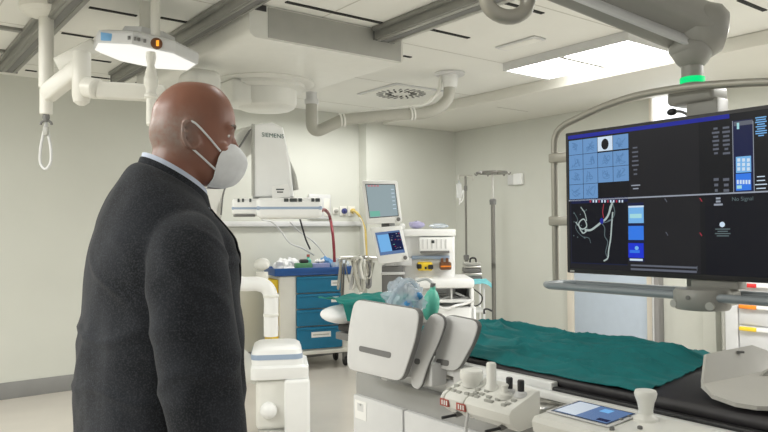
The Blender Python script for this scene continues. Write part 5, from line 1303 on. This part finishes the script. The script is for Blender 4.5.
for s_, P in sl_.items():
    PP = smooth_path(P, 6); rr2 = [0.062, 0.071, 0.077, 0.075, 0.069, 0.063, 0.060]
    rings = []
    for i, p in enumerate(PP):
        t_ = (PP[min(i+1, len(PP)-1)]-PP[max(i-1, 0)]).normalized(); f = i/(len(PP)-1)*(len(rr2)-1); j = min(len(rr2)-2, int(f)); r_ = rr2[j]+(rr2[j+1]-rr2[j])*(f-j)
        ux = (V((1, 0, 0))-t_*t_.x).normalized(); uy = t_.cross(ux)
        rings.append([p+ux*math.cos(2*math.pi*k/28)*r_*1.06+uy*math.sin(2*math.pi*k/28)*r_*0.92 for k in range(28)])
    b.loft(rings, m_jacket)
def jd(p):
    n1 = noise.noise(V((p.x*9, p.y*9, p.z*2.2))); n2 = noise.noise(V((p.x*16+p.z*9, p.y*16, p.z*7+3)))
    n3 = 1-abs(noise.noise(V((p.x*7+5, p.y*7+p.z*5, p.z*4))))*2
    n4 = 1-abs(noise.noise(V((p.x*5+p.z*6, p.y*5+2, p.z*5-p.x*4))))*5
    return 0.006*n1 + 0.003*n2 + 0.007*max(0, n3)*max(0, min(1, (1.5-p.z)*4)) + 0.006*max(0, n4)*max(0, min(1, (1.56-p.z)*6))
jm = remeshed(b, 0.0062, 2, [m_jacket], jd)
from mathutils.bvhtree import BVHTree
jbvh = BVHTree.FromBMesh(jm.bm)
def jfront(y, z, off):
    h = jbvh.ray_cast(V((0.6, y, z)), V((-1, 0, 0)))[0]
    return V(((h.x if h else 0.12)+off, y, z))
jk = jm.build('jacket', man, (0, 0, 0), sharp=180)
# jacket collar and shirt collar (rings tilted forward round the neck)
def collar(r0_, r1_, h0, h1, m, nm, tilt_, x0_, th_, par, op=0.0):
    def f(u, v):
        a = math.radians(op)+ (2*math.pi-2*math.radians(op))*u
        r_ = r0_+(r1_-r0_)*v; x = x0_+math.cos(a)*r_*1.02; y = math.sin(a)*r_
        z = 1.600 + h0+(h1-h0)*v - tilt_*(x-x0_)
        return V((x, y, z))
    b = MB(); b.sheet(f, 56, 8, m, th_); return b.build(nm, par, (0, 0, 0), sharp=60)
collar(0.084, 0.0745, -0.010, 0.024, m_jacket, 'jacket_collar', 0.60, 0.026, 0.005, jk, 8)
collar(0.078, 0.0705, -0.005, 0.036, m_shirt, 'shirt_collar', 0.60, 0.027, 0.003, man, 8)
for x_, z_b in ((0.192, 1.06), (0.190, 1.18)):
    b = MB(); b.tube([(x_-0.012, 0.02, z_b), (x_-0.004, 0.02, z_b)], 0.012, m_black, 12); b.build('jacket_button', jk, (0, 0, 0))
# pocket flap and back vent
b = MB(); b.sheet(lambda u, v: V((0.135-0.12*u, -0.214-0.014*math.sin(u*3)+0.045*(1-u)**2, 1.035-0.055*v)), 10, 4, m_jacket, 0.004); b.build('pocket_flap', jk, (0, 0, 0))
b = MB(); b.sheet(lambda u, v: jfront((2*u-1)*(0.062*(1-v)+0.006), 1.555-0.27*v, 0.0015), 12, 24, m_shirt, 0.002); b.build('shirt_front', man, (0, 0, 0), sharp=80)
for s_ in (-1, 1):
    b = MB(); b.sheet(lambda u, v: jfront(s_*(0.058*(1-v)+0.004 + u*(0.058*math.sin(math.pi*min(1, 0.25+v*0.9))+0.004)), 1.550-0.27*v, 0.006), 8, 24, m_jacket, 0.003); b.build('lapel', jk, (0, 0, 0), sharp=80)
# trousers, shoes
b = MB()
for s_ in (-1, 1):
    b.tube([(-0.01, s_*0.085, 0.95), (-0.005, s_*0.095, 0.84), (0.0, s_*0.10, 0.70), (0.005, s_*0.105, 0.48), (-0.01, s_*0.108, 0.28), (-0.012, s_*0.11, 0.075)], [0.118, 0.116, 0.105, 0.085, 0.078, 0.076], m_trous, 20, 6)
remeshed(b, 0.01, 3, [m_trous]).build('trousers', man, (0, 0, 0), sharp=180)
for s_ in (-1, 1):
    b = MB(); b.box((-0.075, s_*0.112-0.045, 0.0), (0.20, s_*0.112+0.045, 0.022), m_black, 0.010)
    b.loft([[V((x, s_*0.112+y*(0.75 if x > 0.15 else 1), z)) for x, y, z in ((xc+a*math.cos(t), 0.047*math.sin(t), zz_) for t in [2*math.pi*k/24 for k in range(24)])] for zz_, xc, a in ((0.018, 0.062, 0.137), (0.05, 0.058, 0.130), (0.075, 0.035, 0.100), (0.10, -0.005, 0.060))], m_shoe)
    b.build('shoe', man, (0, 0, 0))
# mask and straps
mr = [(-0.026, 0.106, 0.092, 0.022), (-0.042, 0.124, 0.078, 0.050), (-0.064, 0.136, 0.067, 0.063), (-0.088, 0.131, 0.062, 0.064), (-0.110, 0.121, 0.058, 0.057), (-0.124, 0.104, 0.050, 0.046), (-0.132, 0.080, 0.044, 0.034)]
MR = interp(mr, 4)
def mkf(u, v):
    i = min(len(MR)-2, int(v*(len(MR)-1))); g = v*(len(MR)-1)-i
    z, xf, xe, ye = [a+(c_-a)*g for a, c_ in zip(MR[i], MR[i+1])]
    t = 2*u-1
    x = xe+(xf-xe)*(1-abs(t)**1.7); y = ye*math.sin(t*math.pi/2)
    y = ye*(abs(t)**0.8)*math.copysign(1, t)
    return hp_((x+0.0018*noise.noise(V((u*9, v*9, 2))), y, z))
b = MB(); b.sheet(mkf, 36, 30, m_mask, 0.002); mk_ = b.build('face_mask', man, (0, 0, 0), sharp=50)
b = MB()
for s_ in (-1, 1):
    b = MB(); b.tube([hp_((0.070, s_*0.060, -0.050)), hp_((0.038, s_*0.079, -0.018)), hp_((0.014, s_*0.086, 0.004)), hp_((-0.002, s_*0.084, 0.012))], 0.0024, m_mask, 6)
    b.tube([hp_((0.060, s_*0.062, -0.092)), hp_((0.035, s_*0.073, -0.072)), hp_((0.012, s_*0.082, -0.054)), hp_((0.002, s_*0.082, -0.048))], 0.0024, m_mask, 6); b.build('mask_strap', mk_, (0, 0, 0))
b = MB(); m_eye = mat('eye_white', (0.75, 0.73, 0.70), 0.2, var=0.0)
for s_ in (-1, 1):
    b = MB(); b.ell(hp_((0.080, s_*0.031, -0.010)), (0.010, 0.013, 0.008), m_eye); b.ell(hp_((0.0875, s_*0.031, -0.010)), (0.004, 0.005, 0.005), m_brown); b.build('eye', man, (0, 0, 0))
b = MB(); m_brow = mat('grey_brow_hair', (0.15, 0.12, 0.10), 0.9, var=0.2)
for s_ in (-1, 1):
    b = MB(); b.tube([hp_((0.101, s_*0.016, 0.011)), hp_((0.100, s_*0.032, 0.015)), hp_((0.090, s_*0.050, 0.011))], 0.0032, m_brow, 6); b.build('eyebrow', man, (0, 0, 0))
